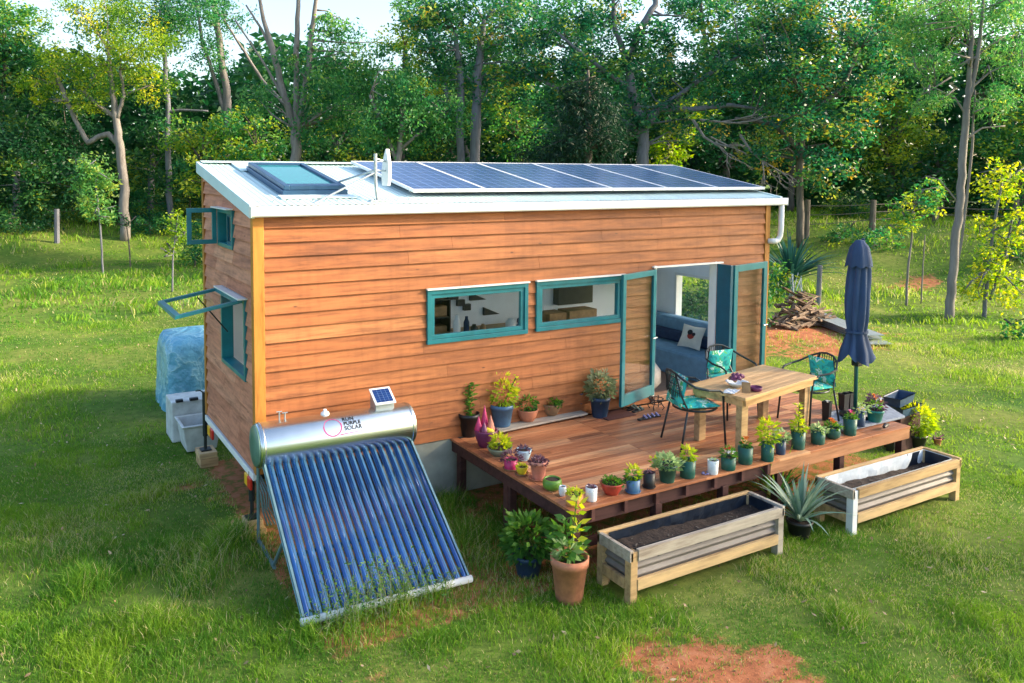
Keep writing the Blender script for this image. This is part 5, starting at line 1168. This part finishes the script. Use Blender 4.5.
# ------------------------------------------------------------------ trees
def crown_leaves(ells, droop, leaf, dens, seed, hole=.0, clumpr=.2, tbase=.4, tvar=.2, nc=34, asp=.45):
    rs = np.random.RandomState(seed); Vs = []; Fs = []; Ts = []; o = 0; tips = []; leaf = leaf*.92
    for (c, rx, ry, rzv) in ells:
        k = max(6, int(nc*(1-hole))); d = unit(rs.normal(size=(k, 3))); q = rs.uniform(.25, 1, (k, 1))**.6
        cc = np.array(c)+d*q*np.array([rx, ry, rzv]); rad = clumpr*(rx+rzv)*rs.uniform(.6, 1.35, k); ct = tbase+rs.normal(0, tvar, k)
        tips += [tuple(p) for p in cc[:10]]
        area = math.pi*rx*rzv; n = int(area*dens*1.75/(leaf*leaf*asp*.5))
        ii = rs.randint(0, k, n); g_ = unit(rs.normal(size=(n, 3)))*(rs.uniform(.1, 1, (n, 1))**.5); g_[:, 2] *= .7
        P = cc[ii]+g_*rad[ii][:, None]
        if droop: P[:, 2] -= rs.exponential(.35, n)*rad[ii]*droop
        t_ = ct[ii]+rs.normal(0, .10, n)
        V_, F_ = leafquads(P, leaf, leaf*asp, None, updir=.8 if not droop else 0., droop=.9*droop)
        Vs.append(V_); Fs.append(F_+o); Ts.append(t_); o += len(V_)
    return np.concatenate(Vs), np.concatenate(Fs), np.clip(np.concatenate(Ts), 0, 1), tips
TREEGRP = 'trees round the clearing'
def tree(label, base, trunks, crowns, mat, bark='bark', leaf=.2, dens=1.5, droop=0., seed=1, cat='tree', tbase=.4, tvar=.2, d=None, twigs=10, name='tree', hole=0, clumpr=.2, limbs=True, nc=34, group=TREEGRP, asp=.45):
    """trunks: pixel polylines with widths at depth d; crowns: (px, py, rx px, rz px, depth offset)"""
    if d is None: p = onground(*base); d = depth(p)
    else: p = at(base[0], base[1], d)
    s = d/FPX; gzv = gz(p.x, p.y); root = empty(name, (p.x, p.y, gzv-.05), label, cat, group)
    off = root.location; mb = MB(); rd_ = random.Random(seed); allp = []
    for tr_ in trunks:
        pts = []; rad = []; dd = tr_[0][3] if len(tr_[0]) > 3 else 0
        for i, e in enumerate(tr_):
            q = at(e[0], e[1], d+(e[3] if len(e) > 3 else 0)); 
            if i == 0 and tr_ is trunks[0]: q = Vector((p.x, p.y, gzv-.1))
            pts.append(q-off); rad.append(max(e[2]*s/2*.86, .012))
        # finer, slightly wandering line
        P2 = []; R2 = []
        for i in range(len(pts)-1):
            for k in range(5):
                t_ = k/5; P2.append(pts[i].lerp(pts[i+1], t_)+Vector((rd_.uniform(-1, 1), rd_.uniform(-1, 1), 0))*rad[i]*.22); R2.append(rad[i]*(1-t_)+rad[i+1]*t_)
        P2.append(pts[-1]); R2.append(rad[-1]); mb.tube(P2, R2, 9); allp += [(v, r) for v, r in zip(P2, R2)][len(P2)//3:]
    ells = [(tuple(at(c[0], c[1], d+(c[4] if len(c) > 4 else 0))-off), c[2]*s, c[2]*s*.85, c[3]*s) for c in crowns]
    V_, F_, T_, tips = crown_leaves(ells, droop, leaf, dens, seed, hole, clumpr, tbase, tvar, nc, asp)
    if limbs:
        for tp in tips[::2][:twigs*len(ells)]:
            tp = Vector(tp); best = None
            for v0, r0 in allp:
                if v0.z > tp.z+.3 and v0.z > 3: continue
                q = (v0-tp).length+(2.5 if r0 > .2 else 0)
                if best is None or q < best[0]: best = (q, v0, r0)
            if best is None or (best[1]-tp).length > 6: continue
            e, r_ = best[1], best[2]
            mid = e.lerp(tp, .5)+Vector((rd_.uniform(-.4, .4), rd_.uniform(-.4, .4), rd_.uniform(-.1, .5)))
            mb.tube([e, e.lerp(mid, .6), mid, tp], [min(r_*.5, .06), min(r_*.4, .045), .028, .01], 5)
    mb.build('trunk', bark, root, smooth=True)
    npmesh('crown', V_, F_, T_, mat, root)
    return root
# named trees, left to right
tree('big pale gum with a bent branch reaching left over the left lawn', (126, 240), [[(126, 240, 12), (124, 190, 10.5), (120, 150, 10), (116, 120, 8), (112, 88, 6), (108, 50, 4)], [(122, 148, 7), (108, 134, 7), (98, 137, 6), (88, 143, 6), (78, 125, 5), (66, 100, 6), (57, 76, 4), (48, 60, 3)], [(116, 118, 6), (98, 105, 5), (84, 92, 4)], [(117, 118, 5), (124, 95, 4), (120, 70, 3)]],
     [(60, 60, 34, 26), (105, 70, 40, 24), (140, 40, 45, 30), (100, 15, 50, 28), (150, 80, 24, 22), (40, 90, 24, 18), (90, 100, 26, 12)], 't_yel', 'bark', .16, .95, .6, 3, hole=.1, tbase=.33, tvar=.25)
tree('slim trunked green gum between the big pale gum and the white trunked one', (171, 226), [[(171, 226, 8), (168, 170, 7), (168, 110, 6), (165, 60, 5), (160, 10, 3)], [(168, 112, 4), (180, 110, 3), (208, 111, 2)]], [(125, 20, 52, 34), (180, 35, 42, 34), (200, 5, 45, 25)], 't_teal', 'bark_grey', .2, 1.1, .5, 5, hole=.1)
tree('tall white trunked gum standing behind the left roof end', (230, 205), [[(230, 205, 11), (229, 120, 11), (226, 90, 9), (220, 45, 8), (214, 0, 7), (210, -40, 4)], [(226, 115, 6), (218, 90, 5), (202, 40, 4), (196, 0, 3)], [(292, 112, 4, -1), (262, 80, 4), (240, 45, 3), (221, 15, 2)]], [(205, 15, 40, 26), (185, -15, 45, 25), (212, 62, 22, 16)], 't_teal', 'bark', .2, .8, .7, 7, d=46, hole=.25)
tree('many stemmed pale gum rising above the skylight', (297, 190), [[(297, 190, 13), (296, 160, 12), (296, 130, 12)], [(296, 132, 9), (284, 95, 8), (274, 55, 7), (264, 20, 5), (256, -20, 3)], [(297, 130, 8), (296, 80, 7), (297, 30, 6), (300, -25, 4)], [(298, 132, 9), (307, 80, 7), (312, 30, 6), (318, -20, 4)], [(274, 56, 4), (262, 30, 3), (246, 5, 2)], [(284, 100, 4), (268, 70, 3), (250, 42, 2), (235, 20, 2)]],
     [(352, 50, 40, 30), (340, 85, 45, 30), (385, 70, 34, 28), (262, 95, 24, 18), (320, 120, 34, 20), (365, 115, 30, 20), (330, 25, 22, 16), (290, 60, 16, 14)], 't_teal', 'bark', .19, 1.15, .9, 9, d=36, hole=.05, tbase=.5)
tree('grey twin trunked tree behind the first solar panels', (466, 200), [[(459, 200, 9), (460, 130, 9), (461, 80, 8), (455, 30, 5)], [(473, 200, 12), (475, 130, 12), (477, 75, 10), (484, 20, 6)], [(479, 140, 4), (480, 80, 4), (479, 40, 3)]], [(450, 30, 42, 34), (500, 15, 50, 38), (520, 55, 38, 28), (430, 60, 28, 24), (455, 75, 30, 18), (500, 90, 34, 20), (430, 20, 30, 20)], 't_fig', 'bark_grey', .22, 1.3, .2, 11, d=35, tbase=.5)
tree('great spreading fig with grey limbs over the middle of the roof', (640, 215), [[(640, 215, 15), (642, 160, 14), (645, 125, 13)], [(645, 130, 10), (632, 95, 10), (628, 60, 9), (640, 30, 9), (655, 5, 7), (660, -20, 4)], [(644, 128, 12), (660, 108, 9), (690, 110, 7), (730, 105, 5), (765, 110, 3)], [(628, 62, 8), (615, 30, 6), (612, -10, 4)], [(642, 135, 8), (600, 105, 6), (560, 90, 4), (530, 75, 3)], [(632, 90, 6), (590, 60, 4), (560, 35, 3)], [(660, 108, 6), (700, 80, 5), (740, 55, 4)]],
     [(585, 40, 50, 34), (560, 85, 40, 26), (640, 75, 45, 26), (690, 40, 38, 26), (720, 80, 45, 28), (610, 0, 40, 20), (760, 40, 45, 30), (700, 5, 34, 18), (770, 85, 40, 25), (660, 115, 36, 20), (610, 120, 40, 18), (550, 120, 36, 22), (705, 130, 34, 16), (530, 70, 30, 24), (650, 35, 34, 20)], 't_fig', 'bark_grey', .23, 1.15, .1, 13, d=34, hole=.1, tbase=.45, tvar=.24, nc=30)
tree('dense glossy tree with rusty leaves right of the big fig', (800, 225), [[(800, 225, 9), (800, 160, 8), (805, 100, 7)], [(800, 150, 7), (775, 125, 5), (735, 118, 3)], [(802, 120, 6), (840, 90, 5), (860, 50, 3)]], [(800, 60, 50, 40), (830, 20, 50, 35), (790, 120, 45, 32), (840, 110, 40, 36), (870, 60, 35, 40), (780, 10, 40, 25), (760, 160, 32, 18), (820, 165, 40, 25)], 't_fig', 'bark_dark', .22, 1.25, .15, 15, d=33, tbase=.52, tvar=.26)
tree('slender white trunked gum standing on the right lawn', (948, 321), [[(948, 321, 10.5), (953, 270, 9.5), (958, 220, 9), (963, 165, 8.5), (967, 110, 7.5), (969, 85, 6), (972, 40, 4.5), (970, -15, 3)], [(966, 110, 6), (974, 78, 5), (980, 40, 4), (984, -10, 2.5)], [(966, 115, 3), (955, 98, 2), (935, 88, 1.5)], [(969, 90, 3), (990, 72, 2), (1018, 60, 1.5)], [(972, 60, 2.5), (990, 45, 2), (1015, 35, 1.5)], [(964, 140, 3), (982, 128, 2), (1005, 126, 1.5)], [(956, 200, 2), (940, 180, 1.5), (925, 176, 1)], [(975, 45, 2.5), (962, 25, 2), (948, 5, 1.5)], [(950, 300, 3, 0.6), (962, 240, 3, .5), (972, 150, 3, .4), (975, 90, 2, .3)]],
     [(930, 15, 40, 26), (990, 5, 44, 22), (1010, 50, 30, 26), (920, 60, 22, 20), (950, 60, 16, 14), (995, 100, 26, 20), (930, 100, 24, 14), (905, 30, 26, 22)], 't_teal', 'bark', .14, .95, 1., 17, hole=.1, tbase=.62, tvar=.15, asp=.22)
tree('yellow green bushy tree at the far right of the lawn', (984, 318), [[(984, 318, 5), (988, 270, 4), (994, 225, 3), (1002, 180, 3)], [(990, 300, 3), (1004, 260, 3), (1012, 220, 2)]], [(990, 265, 24, 26), (1008, 285, 22, 20), (985, 228, 18, 14), (1012, 225, 20, 22), (1000, 180, 26, 24), (972, 290, 14, 16)], 't_yel', 'bark_grey', .14, .9, .5, 19, tbase=.5, tvar=.2)
tree('young blue green sapling on the left lawn', (103, 275), [[(103, 275, 2.5), (101, 235, 2.2), (97, 195, 1.8), (94, 170, 1.2)]], [(94, 190, 24, 26), (90, 165, 16, 14), (100, 215, 16, 10)], 't_teal', 'bark_grey', .17, 1.5, .4, 21, tbase=.75, tvar=.12)
tree('small yellowish sapling nearest the upper end window', (172, 292), [[(172, 292, 2.2), (173, 255, 2), (178, 215, 1.5)]], [(178, 228, 14, 18), (172, 245, 8, 10)], 't_yel', 'bark_grey', .13, 1.2, .6, 23, tbase=.35, tvar=.15)
tree('spindly bare stemmed sapling beside the white trunked gum', (906, 306), [[(906, 306, 3), (908, 270, 2.5), (912, 235, 2), (914, 205, 1.5)], [(921, 306, 2, .3), (923, 265, 1.6, .3), (925, 235, 1.2, .2)]], [(915, 205, 28, 18), (905, 222, 18, 12), (932, 190, 16, 14)], 't_gum', 'bark', .15, 1.1, .4, 25, tbase=.7)
tree('thin leafless sapling beside the blue green one', (131, 270), [[(131, 270, 2), (129, 245, 1.6), (126, 222, 1)]], [(126, 222, 6, 8)], 't_gum', 'bark_dark', .12, .6, .3, 26)
tree('dark feathery she oak behind the middle solar panels', (588, 225), [[(588, 225, 12), (588, 120, 8), (588, 70, 3)]], [(588, 150, 48, 30), (590, 120, 42, 26), (586, 95, 26, 22), (545, 160, 32, 22)], 't_oak', 'bark_dark', .24, 2.4, .8, 27, d=31, asp=.18, nc=60)
tree('shrubby tree with weeping green leaves above the antenna', (400, 205), [[(400, 205, 9), (398, 160, 8), (402, 120, 5)], [(398, 165, 5), (380, 120, 4), (370, 95, 3)], [(400, 150, 4), (435, 120, 3)]], [(410, 120, 40, 30), (440, 110, 30, 24), (400, 88, 30, 22), (375, 130, 30, 26)], 't_teal', 'bark', .19, 1.3, .8, 29, d=33, tbase=.5)
# filling trees of the clearing's edge
FILL = [('dark bushy tree at the left picture edge', 15, 215, [(15, 165, 50, 45), (-15, 120, 45, 40), (50, 185, 35, 25)], 't_dark', 40, .45), ('loose high crowned tree in the top left corner', -5, 210, [(5, 60, 40, 45), (25, 25, 30, 24), (-25, 20, 40, 30)], 't_gum', 44, .6),
        ('dark tree behind the bent branch of the big gum', 75, 205, [(75, 150, 42, 40), (60, 115, 30, 22)], 't_dark', 44, .35), ('low dark tree right of the big pale gum trunk', 150, 205, [(150, 170, 36, 34), (160, 130, 30, 24)], 't_dark', 43, .5), ('round sunny bush tree near the left roof corner', 205, 215, [(205, 165, 34, 34), (185, 135, 26, 20), (222, 130, 22, 16)], 't_gum', 41, .65),
        ('mid green tree left of the many stemmed gum', 258, 205, [(258, 150, 36, 34), (245, 120, 26, 20)], 't_gum', 41, .6), ('dark tree just right of the many stemmed gum', 335, 205, [(335, 150, 38, 34), (345, 118, 30, 20)], 't_dark', 42, .6),
        ('dark tree behind the grey twin trunks', 460, 205, [(450, 150, 42, 34), (480, 110, 40, 30), (430, 165, 26, 20)], 't_dark', 44, .55), ('yellow flushed tree left of the she oak', 520, 205, [(520, 140, 34, 30), (510, 105, 32, 22)], 't_gum', 42, .6),
        ('bright lime bush tree under the fig', 655, 215, [(668, 155, 24, 22), (700, 110, 22, 14), (680, 135, 18, 16)], 't_yel', 38, .35), ('dark tree behind the dead branches right of the fig', 725, 215, [(730, 155, 42, 30), (700, 130, 30, 26), (760, 130, 35, 25)], 't_dark', 42, .5),
        ('olive tree lit gold between the rusty tree and the white gum', 890, 215, [(885, 150, 40, 30), (910, 120, 30, 26), (880, 100, 28, 22)], 't_gum', 42, .72), ('tall pale topped tree in the top right area', 900, 215, [(890, 20, 36, 30), (870, -5, 36, 22), (940, 30, 26, 22)], 't_gum', 44, .7),
        ('dark understorey tree behind the white gum trunk', 940, 230, [(935, 175, 40, 28), (960, 150, 34, 26), (900, 185, 30, 20)], 't_dark', 40, .6), ('dense green tree at the right picture edge', 1020, 240, [(1015, 150, 34, 45), (1035, 100, 30, 40), (1010, 200, 28, 20)], 't_gum', 38, .55),
        ('tall blue green tree filling the top centre above the antenna', 470, 205, [(420, 10, 34, 22), (470, 55, 40, 30), (530, 10, 50, 34), (505, 60, 40, 30)], 't_teal', 45, .45), ('tall blue green tree filling the top above the right roof end', 720, 205, [(700, 0, 44, 26), (750, 20, 44, 34), (800, 10, 50, 34), (730, 60, 50, 30)], 't_teal', 47, .45), ('tall mid green tree filling the top right corner', 1000, 215, [(960, 10, 40, 30), (1010, 20, 40, 40), (1000, 70, 40, 34), (880, 40, 40, 30)], 't_teal', 43, .55), ('dim tree high in the centre behind the fig', 620, 205, [(560, 20, 50, 35), (620, 60, 55, 40), (680, 90, 40, 30), (640, 120, 45, 30)], 't_dark', 46, .6), ('dim tree behind the rusty leaved tree', 790, 205, [(770, 70, 45, 40), (830, 60, 50, 45), (810, 120, 50, 35), (880, 70, 30, 40)], 't_dark', 44, .6),
        ('pale leafed tree at the top between the gums', 400, 205, [(405, 45, 26, 22), (425, 75, 26, 20)], 't_gum', 46, .8)]
for i, (lab, bx, by, cr, mt, dd, tb0) in enumerate(FILL):
    tree(lab, (bx, by), [[(bx, by, 8), (bx+2, 170, 7), (cr[0][0], cr[0][1], 4)]], cr, mt, 'bark_dark' if i % 3 else 'bark_grey', .25, 1.5, .2, 40+i, d=dd, tbase=tb0, twigs=5)
# shrubs along the bank and fence line
SH_ = [('broad dark shrub under the big pale gum on the left', 60, 212, 40, 16, 't_dark', .55), ('ferny shrub mass between the gum trunks on the left', 150, 205, 34, 18, 't_gum', .35), ('dark shrub behind the upper end window', 190, 200, 26, 22, 't_dark', .6), ('green shrub right of the white gum foot', 1010, 250, 26, 18, 't_dark', .7), ('dark shrub under the rusty leaved tree', 850, 205, 34, 16, 't_dark', .6), ('low dark shrub at the foot of the left bank edge', 20, 222, 34, 12, 't_dark', .4), ('brambly grey green shrub under the yellowish sapling', 150, 225, 26, 12, 't_gum', .35), ('green shrub against the house corner on the left', 195, 245, 20, 26, 't_gum', .5), ('tangled low shrub right of the big gum foot', 110, 215, 20, 9, 't_dark', .5),
       ('leafy shrub right behind the downpipe corner', 778, 280, 12, 26, 't_gum', .6), ('broad leaf shrub beyond the downpipe under the trees', 800, 190, 26, 20, 't_fig', .6), ('scrubby shrub on the reddish bank', 880, 240, 26, 10, 't_gum', .45), ('low scrub below the fence at the right', 840, 235, 22, 10, 't_dark', .6), ('weedy shrub at the foot of the right picture edge', 1018, 330, 14, 12, 't_gum', .6)]
for i, (lab, x, y, rx, ry, mt, tb0) in enumerate(SH_):
    tree(lab, (x, y+ry*.8), [[(x, y+ry*.8, 2), (x, y, 1.5)]], [(x, y, rx, ry)], mt, 'bark_dark', .17, 1.6, .2, 80+i, cat='shrub', name='shrub', tbase=tb0, twigs=4, group='shrubs round the clearing')
# far wood: one mass behind everything
n = 90000; a_ = NR.uniform(R(-24), R(84), n); dd = NR.uniform(50, 66, n); hmax = 9.0+5*(fbm(np.degrees(a_)*.12, np.zeros(n), 51)-.4)+3.*sstep(R(22), R(35), a_)*0
zz = NR.uniform(0, 1, n)**.8*hmax; x_ = CAM[0]+dd*np.sin(a_); y_ = CAM[1]+dd*np.cos(a_)
V_, F_ = leafquads(np.stack([x_, y_, zz+1.6], 1), .62, .32, None, updir=.5)
T_ = np.clip(.3+.55*(fbm(np.degrees(a_)*.5, zz*.6, 53)-.3)+NR.normal(0, .1, n), 0, 1)
fw = npmesh('far_wood', V_, F_, T_, 't_dark'); tag(fw, 'dark far wood closing the view behind the clearing trees', 'wood', kind='stuff')
# yucca
p = onground(790, 296); yk = empty('yucca', (p.x, p.y, gz(p.x, p.y)), 'dark spiky yucca behind the right end of the house', 'plant'); s = depth(p)/FPX
V_, F_, T_ = foliage('blade', 0, 0, 14*s, 12*s, 56*s, 120, 3.6*s, 'leaf_spiky'); npmesh('foliage', V_, F_, T_, 'leaf_spiky', yk)
mb = MB(); mb.tube([(0, 0, 0), (0, 0, 15*s)], [4*s, 3*s], 8); mb.build('trunk', 'bark_dark', yk)
mb = MB()
rd = random.Random(5)
for k in range(14):
    a_ = rd.uniform(0, 6.28); mb.tube([(rd.uniform(-8, 8)*s, -12*s+rd.uniform(-4, 4)*s, 0), (rd.uniform(-9, 9)*s, -10*s, rd.uniform(15, 28)*s)], .5*s, 5)
o = mb.build('stick_bundle', 'steel_dull'); o.location = onground(786, 300); tag(o, 'leaning bundle of pale sticks in front of the yucca', 'sticks')
# dead branches hanging by the fig
p = at(730, 175, 33); mb = MB(); rd = random.Random(8)
def twig(q, d_, ln, r_, lv):
    e = q+d_*ln; m_ = q.lerp(e, .5)+Vector((rd.uniform(-1, 1), rd.uniform(-1, 1), rd.uniform(-1, 1)))*ln*.08; mb.tube([q, m_, e], [r_, r_*.8, r_*.5], 5)
    if lv: 
        for k in range(3): twig(q.lerp(e, rd.uniform(.35, 1)), (d_+Vector((rd.uniform(-1, 1), rd.uniform(-1, 1), rd.uniform(-.7, .7)))*.7).normalized(), ln*.6, r_*.55, lv-1)
twig(at(693, 120, 33), (at(735, 160, 32)-at(693, 120, 33)).normalized(), 1.8, .07, 3); twig(at(700, 120, 33), (at(770, 125, 33)-at(700, 120, 33)).normalized(), 2., .06, 3); twig(at(740, 135, 33), (at(775, 175, 32)-at(740, 135, 33)).normalized(), 1.8, .06, 3)
tag(mb.build('dead_branch', 'bark'), 'tangle of bare dead branches hanging right of the fig', 'branches')
# fence
p0 = onground(806, 236); fz = empty('wire_fence', (0, 0, 0), 'old timber post and wire fence along the right bank', 'fence'); 
FP = [(806, 238, 38), (872, 230, 30), (935, 224, 28), (1015, 226, 28)]; pts = []
for (x, y, h) in FP:
    q = onground(x, y); q.z = gz(q.x, q.y); s = depth(q)/FPX; mb = MB(); mb.tube([q-Vector((0, 0, .1)), q+Vector((.02, 0, h*s))], [.13, .11], 8); mb.build('post', 'bark_dark', fz); pts.append((q, h*s))
for f in (.35, .6, .85):
    mb = MB()
    for (q, h), (q2, h2) in zip(pts[:-1], pts[1:]): mb.tube([q+Vector((0, 0, h*f)), q.lerp(q2, .5)+Vector((0, 0, (h+h2)/2*f-.04)), q2+Vector((0, 0, h2*f))], .022, 4)
    mb.build('wire', 'bark_dark', fz)
for x, y, h, lab in ((57, 243, 34, 'lone dark fence post at the foot of the left trees'), (818, 305, 40, 'pale leaning post behind the umbrella')):
    q = onground(x, y); s = depth(q)/FPX; mb = MB(); mb.tube([(0, 0, -.1), (.03, 0, h*s)], [2.6*s, 2.3*s], 8); o = mb.build('fence_post', 'bark_grey'); o.location = q; tag(o, lab, 'post')
# wood pile
wp = onground(801, 326); s = depth(wp)/FPX; rd = random.Random(12); pl_ = empty('wood_pile', wp, 'heap of split timber and dead branches on the red earth', 'wood pile')
mb = MB()
for k in range(150):
    a_ = rd.uniform(-.7, .5) if rd.random() < .6 else rd.uniform(0, 6.28); q = Vector((rd.uniform(-34, 34)*s, rd.uniform(-14, 14)*s, 0)); hz = (1-abs(q.x)/(38*s))*rd.uniform(.05, 1)*36*s; ln = rd.uniform(8, 26)*s
    d_ = Vector((math.cos(a_), math.sin(a_)*.7, rd.uniform(-.5, .5))); q.z = max(hz, .05); e0 = q-d_*ln*.5; e1 = q+d_*ln*.5; e0.z = max(e0.z, .02); e1.z = max(e1.z, .02); mb.tube([e0, e1], [rd.uniform(.3, 2.2)*s, rd.uniform(.3, 1.6)*s], 6)
tag(mb.build('branch_heap', 'deadwood', pl_), kind='stuff')
mb = MB()
for k in range(7):
    q = Vector((rd.uniform(-16, 18)*s, rd.uniform(-6, 6)*s, rd.uniform(22, 34)*s)); a_ = rd.uniform(-.8, .2); d_ = Vector((math.cos(a_), .3*math.sin(a_), rd.uniform(-.5, .1))); mb.beam(q-d_*12*s, q+d_*12*s, 5*s, 1.2*s, rd.random())
mb.build('plank', 'deadwood', pl_)
mb = MB(); q0 = onground(838, 330); s = depth(q0)/FPX
for k in range(4):
    c_ = Vector((q0.x, q0.y, q0.z+.06+.05*k)); d_ = (onground(878, 343)-onground(815, 318)).normalized(); d_.z = 0; c_ += d_*rd.uniform(-.5, .5); d2 = (d_+Vector((0, rd.uniform(-.1, .1), 0))).normalized(); mb.beam(c_-d2*1.9, c_+d2*1.6, .55, .02, .5)
tag(mb.build('roof_sheets', 'steel_dull'), 'stack of old grey corrugated sheets lying beyond the umbrella', 'metal sheets', kind='stuff')

# tall trees outside the right edge of the picture, whose crowns shade the house and deck
for i, (x, y, h_, rr_, lab) in enumerate(((21.5, -12.0, 9.6, 4.0, 'tall tree outside the right picture edge shading the deck'), (24.0, -6.2, 10.8, 3.9, 'tall tree outside the right picture edge shading the house roof'), (27.0, -9.5, 13., 3.3, 'tallest tree outside the right picture edge, behind its neighbours'))):
    rt = empty('tree', (x, y, gz(x, y)-.05), lab, 'tree', 'shade trees right of the view'); V_, F_, T_, tp_ = crown_leaves([((0, 0, h_), rr_, rr_, rr_*.75), ((1.2, -1.5, h_+1.5), rr_*.7, rr_*.7, rr_*.6), ((-.6, 1.8, h_-1.2), rr_*.6, rr_*.6, rr_*.5)], .4, .26, .42, 300+i, 0, .22, .5, .2, 26)
    mb = MB(); mb.tube([(0, 0, 0), (.1, 0, h_*.4), (0, .1, h_*.7), (0, 0, h_+1)], [.25, .2, .15, .05], 9)
    for q in tp_[:14]: mb.tube([(0, .08, h_*.65), tuple(Vector((0, 0, h_*.75)).lerp(Vector(q), .5)), q], [.09, .06, .015], 5)
    mb.build('trunk', 'bark', rt, smooth=True); npmesh('crown', V_, F_, T_, 't_gum', rt)

rt = empty('shrub', (12.4, 4.9, gz(12.4, 4.9)), 'dark dense shrub close behind the right end of the house, seen through the inside window', 'shrub', 'shrubs round the clearing')
V_, F_, T_, tp_ = crown_leaves([((0, 0, 1.1), 1.3, 1.5, 1.2)], .3, .12, 1.6, 401, 0, .22, .35, .2, 40); npmesh('crown', V_, F_, T_, 't_dark', rt)
mb = MB()
for q in tp_[:8]: mb.tube([(0, 0, 0), tuple(Vector(q)*.6), q], [.04, .03, .01], 5)
mb.build('stem', 'bark_dark', rt)

# clods, small stones and fallen leaves on the lawn, thickest on the bare earth
def debris():
    n = 9000; r = np.sqrt(NR.uniform(6.2**2, 17**2, n)); a = NR.uniform(R(-8), R(68), n); x = CAM[0]+r*np.sin(a); y = CAM[1]+r*np.cos(a)
    d_ = dirt(x, y); k = (NR.uniform(0, 1, n) < .05+d_*.9) & ~((x > 0) & (x < 8.1) & (y > -2.5)); x, y, d_ = x[k], y[k], d_[k]; n = len(x)
    sz = .006+.012*NR.uniform(0, 1, n)**3; z = ground(x, y)+.002; o_ = np.array([(1, 0, 0), (0, 1, 0), (-1, 0, 0), (0, -1, 0), (0, 0, 1), (0, 0, -.3)])
    V = (np.stack([x, y, z], 1)[:, None, :]+o_[None]*sz[:, None, None]*NR.uniform(.5, 1.2, (n, 6, 1))*np.array([1, 1, .7])).reshape(-1, 3)
    f = np.array([(0, 1, 4), (1, 2, 4), (2, 3, 4), (3, 0, 4), (1, 0, 5), (2, 1, 5), (3, 2, 5), (0, 3, 5)]); F = (np.arange(n)[:, None, None]*6+f[None]).reshape(-1, 3)
    tag(npmesh('soil_crumbs', V, F, np.full(len(F), .5), 'clod'), 'crumbs of red earth and small stones scattered on the lawn', 'earth crumbs', kind='stuff')
    n = 1500; r = np.sqrt(NR.uniform(6.2**2, 22**2, n)); a = NR.uniform(R(-8), R(68), n); x = CAM[0]+r*np.sin(a); y = CAM[1]+r*np.cos(a); k = ~((x > 0) & (x < 8.1) & (y > -2.6) & (y < 2.7)); x, y = x[k], y[k]
    V, F = leafquads(np.stack([x, y, ground(x, y)+.035], 1), .06, .028, None, updir=3); tag(npmesh('fallen_leaves', V, F, NR.uniform(.3, 1, len(F)), 'litter'), 'dry fallen leaves scattered over the lawn', 'leaves', kind='stuff')
M['clod'] = pm('clods', (.30, .17, .11), .95, var=.5, scale=7, bmp=0)
M['litter'] = leafmat('litter', [(0, (.16, .09, .05)), (.6, (.38, .26, .15)), (1, (.55, .45, .32))], .1)
debris()
# thin weeds growing up in front of the heater tubes
Vs = []; Fs = []; Ts = []; o = 0; mb = MB(); C = []; D = []
for k in range(150):
    u = NR.uniform(-.1, 1.25); x = u; y = -2.12-.0*u+NR.uniform(-.12, .22); h = NR.uniform(.15, .62)*math.exp(-((u-.55)/.6)**2)+.08; lx, ly = NR.normal(0, .10, 2)
    mb.tube([(x, y, 0), (x+lx*.4, y+ly*.4, h*.6), (x+lx, y+ly, h)], [.0028, .002, .001], 4, tint=NR.uniform(.3, 1))
    for j in range(int(4+h*16)): t_ = NR.uniform(.15, 1); C.append((x+lx*t_, y+ly*t_, h*t_)); D.append((NR.normal(), NR.normal(), .6))
V_, F_ = leafquads(np.array(C), .045, .013, None, dirs=np.array(D)); w0 = mb.build('weed', 'leaf_grey'); tag(w0, 'thin straggly weeds growing in front of the heater tubes', 'weeds', kind='stuff')
wl_ = npmesh('weed_leaves', V_, F_, NR.uniform(.2, 1, len(F_)), 'leaf_mid', w0); wl_['kind'] = 'stuff'
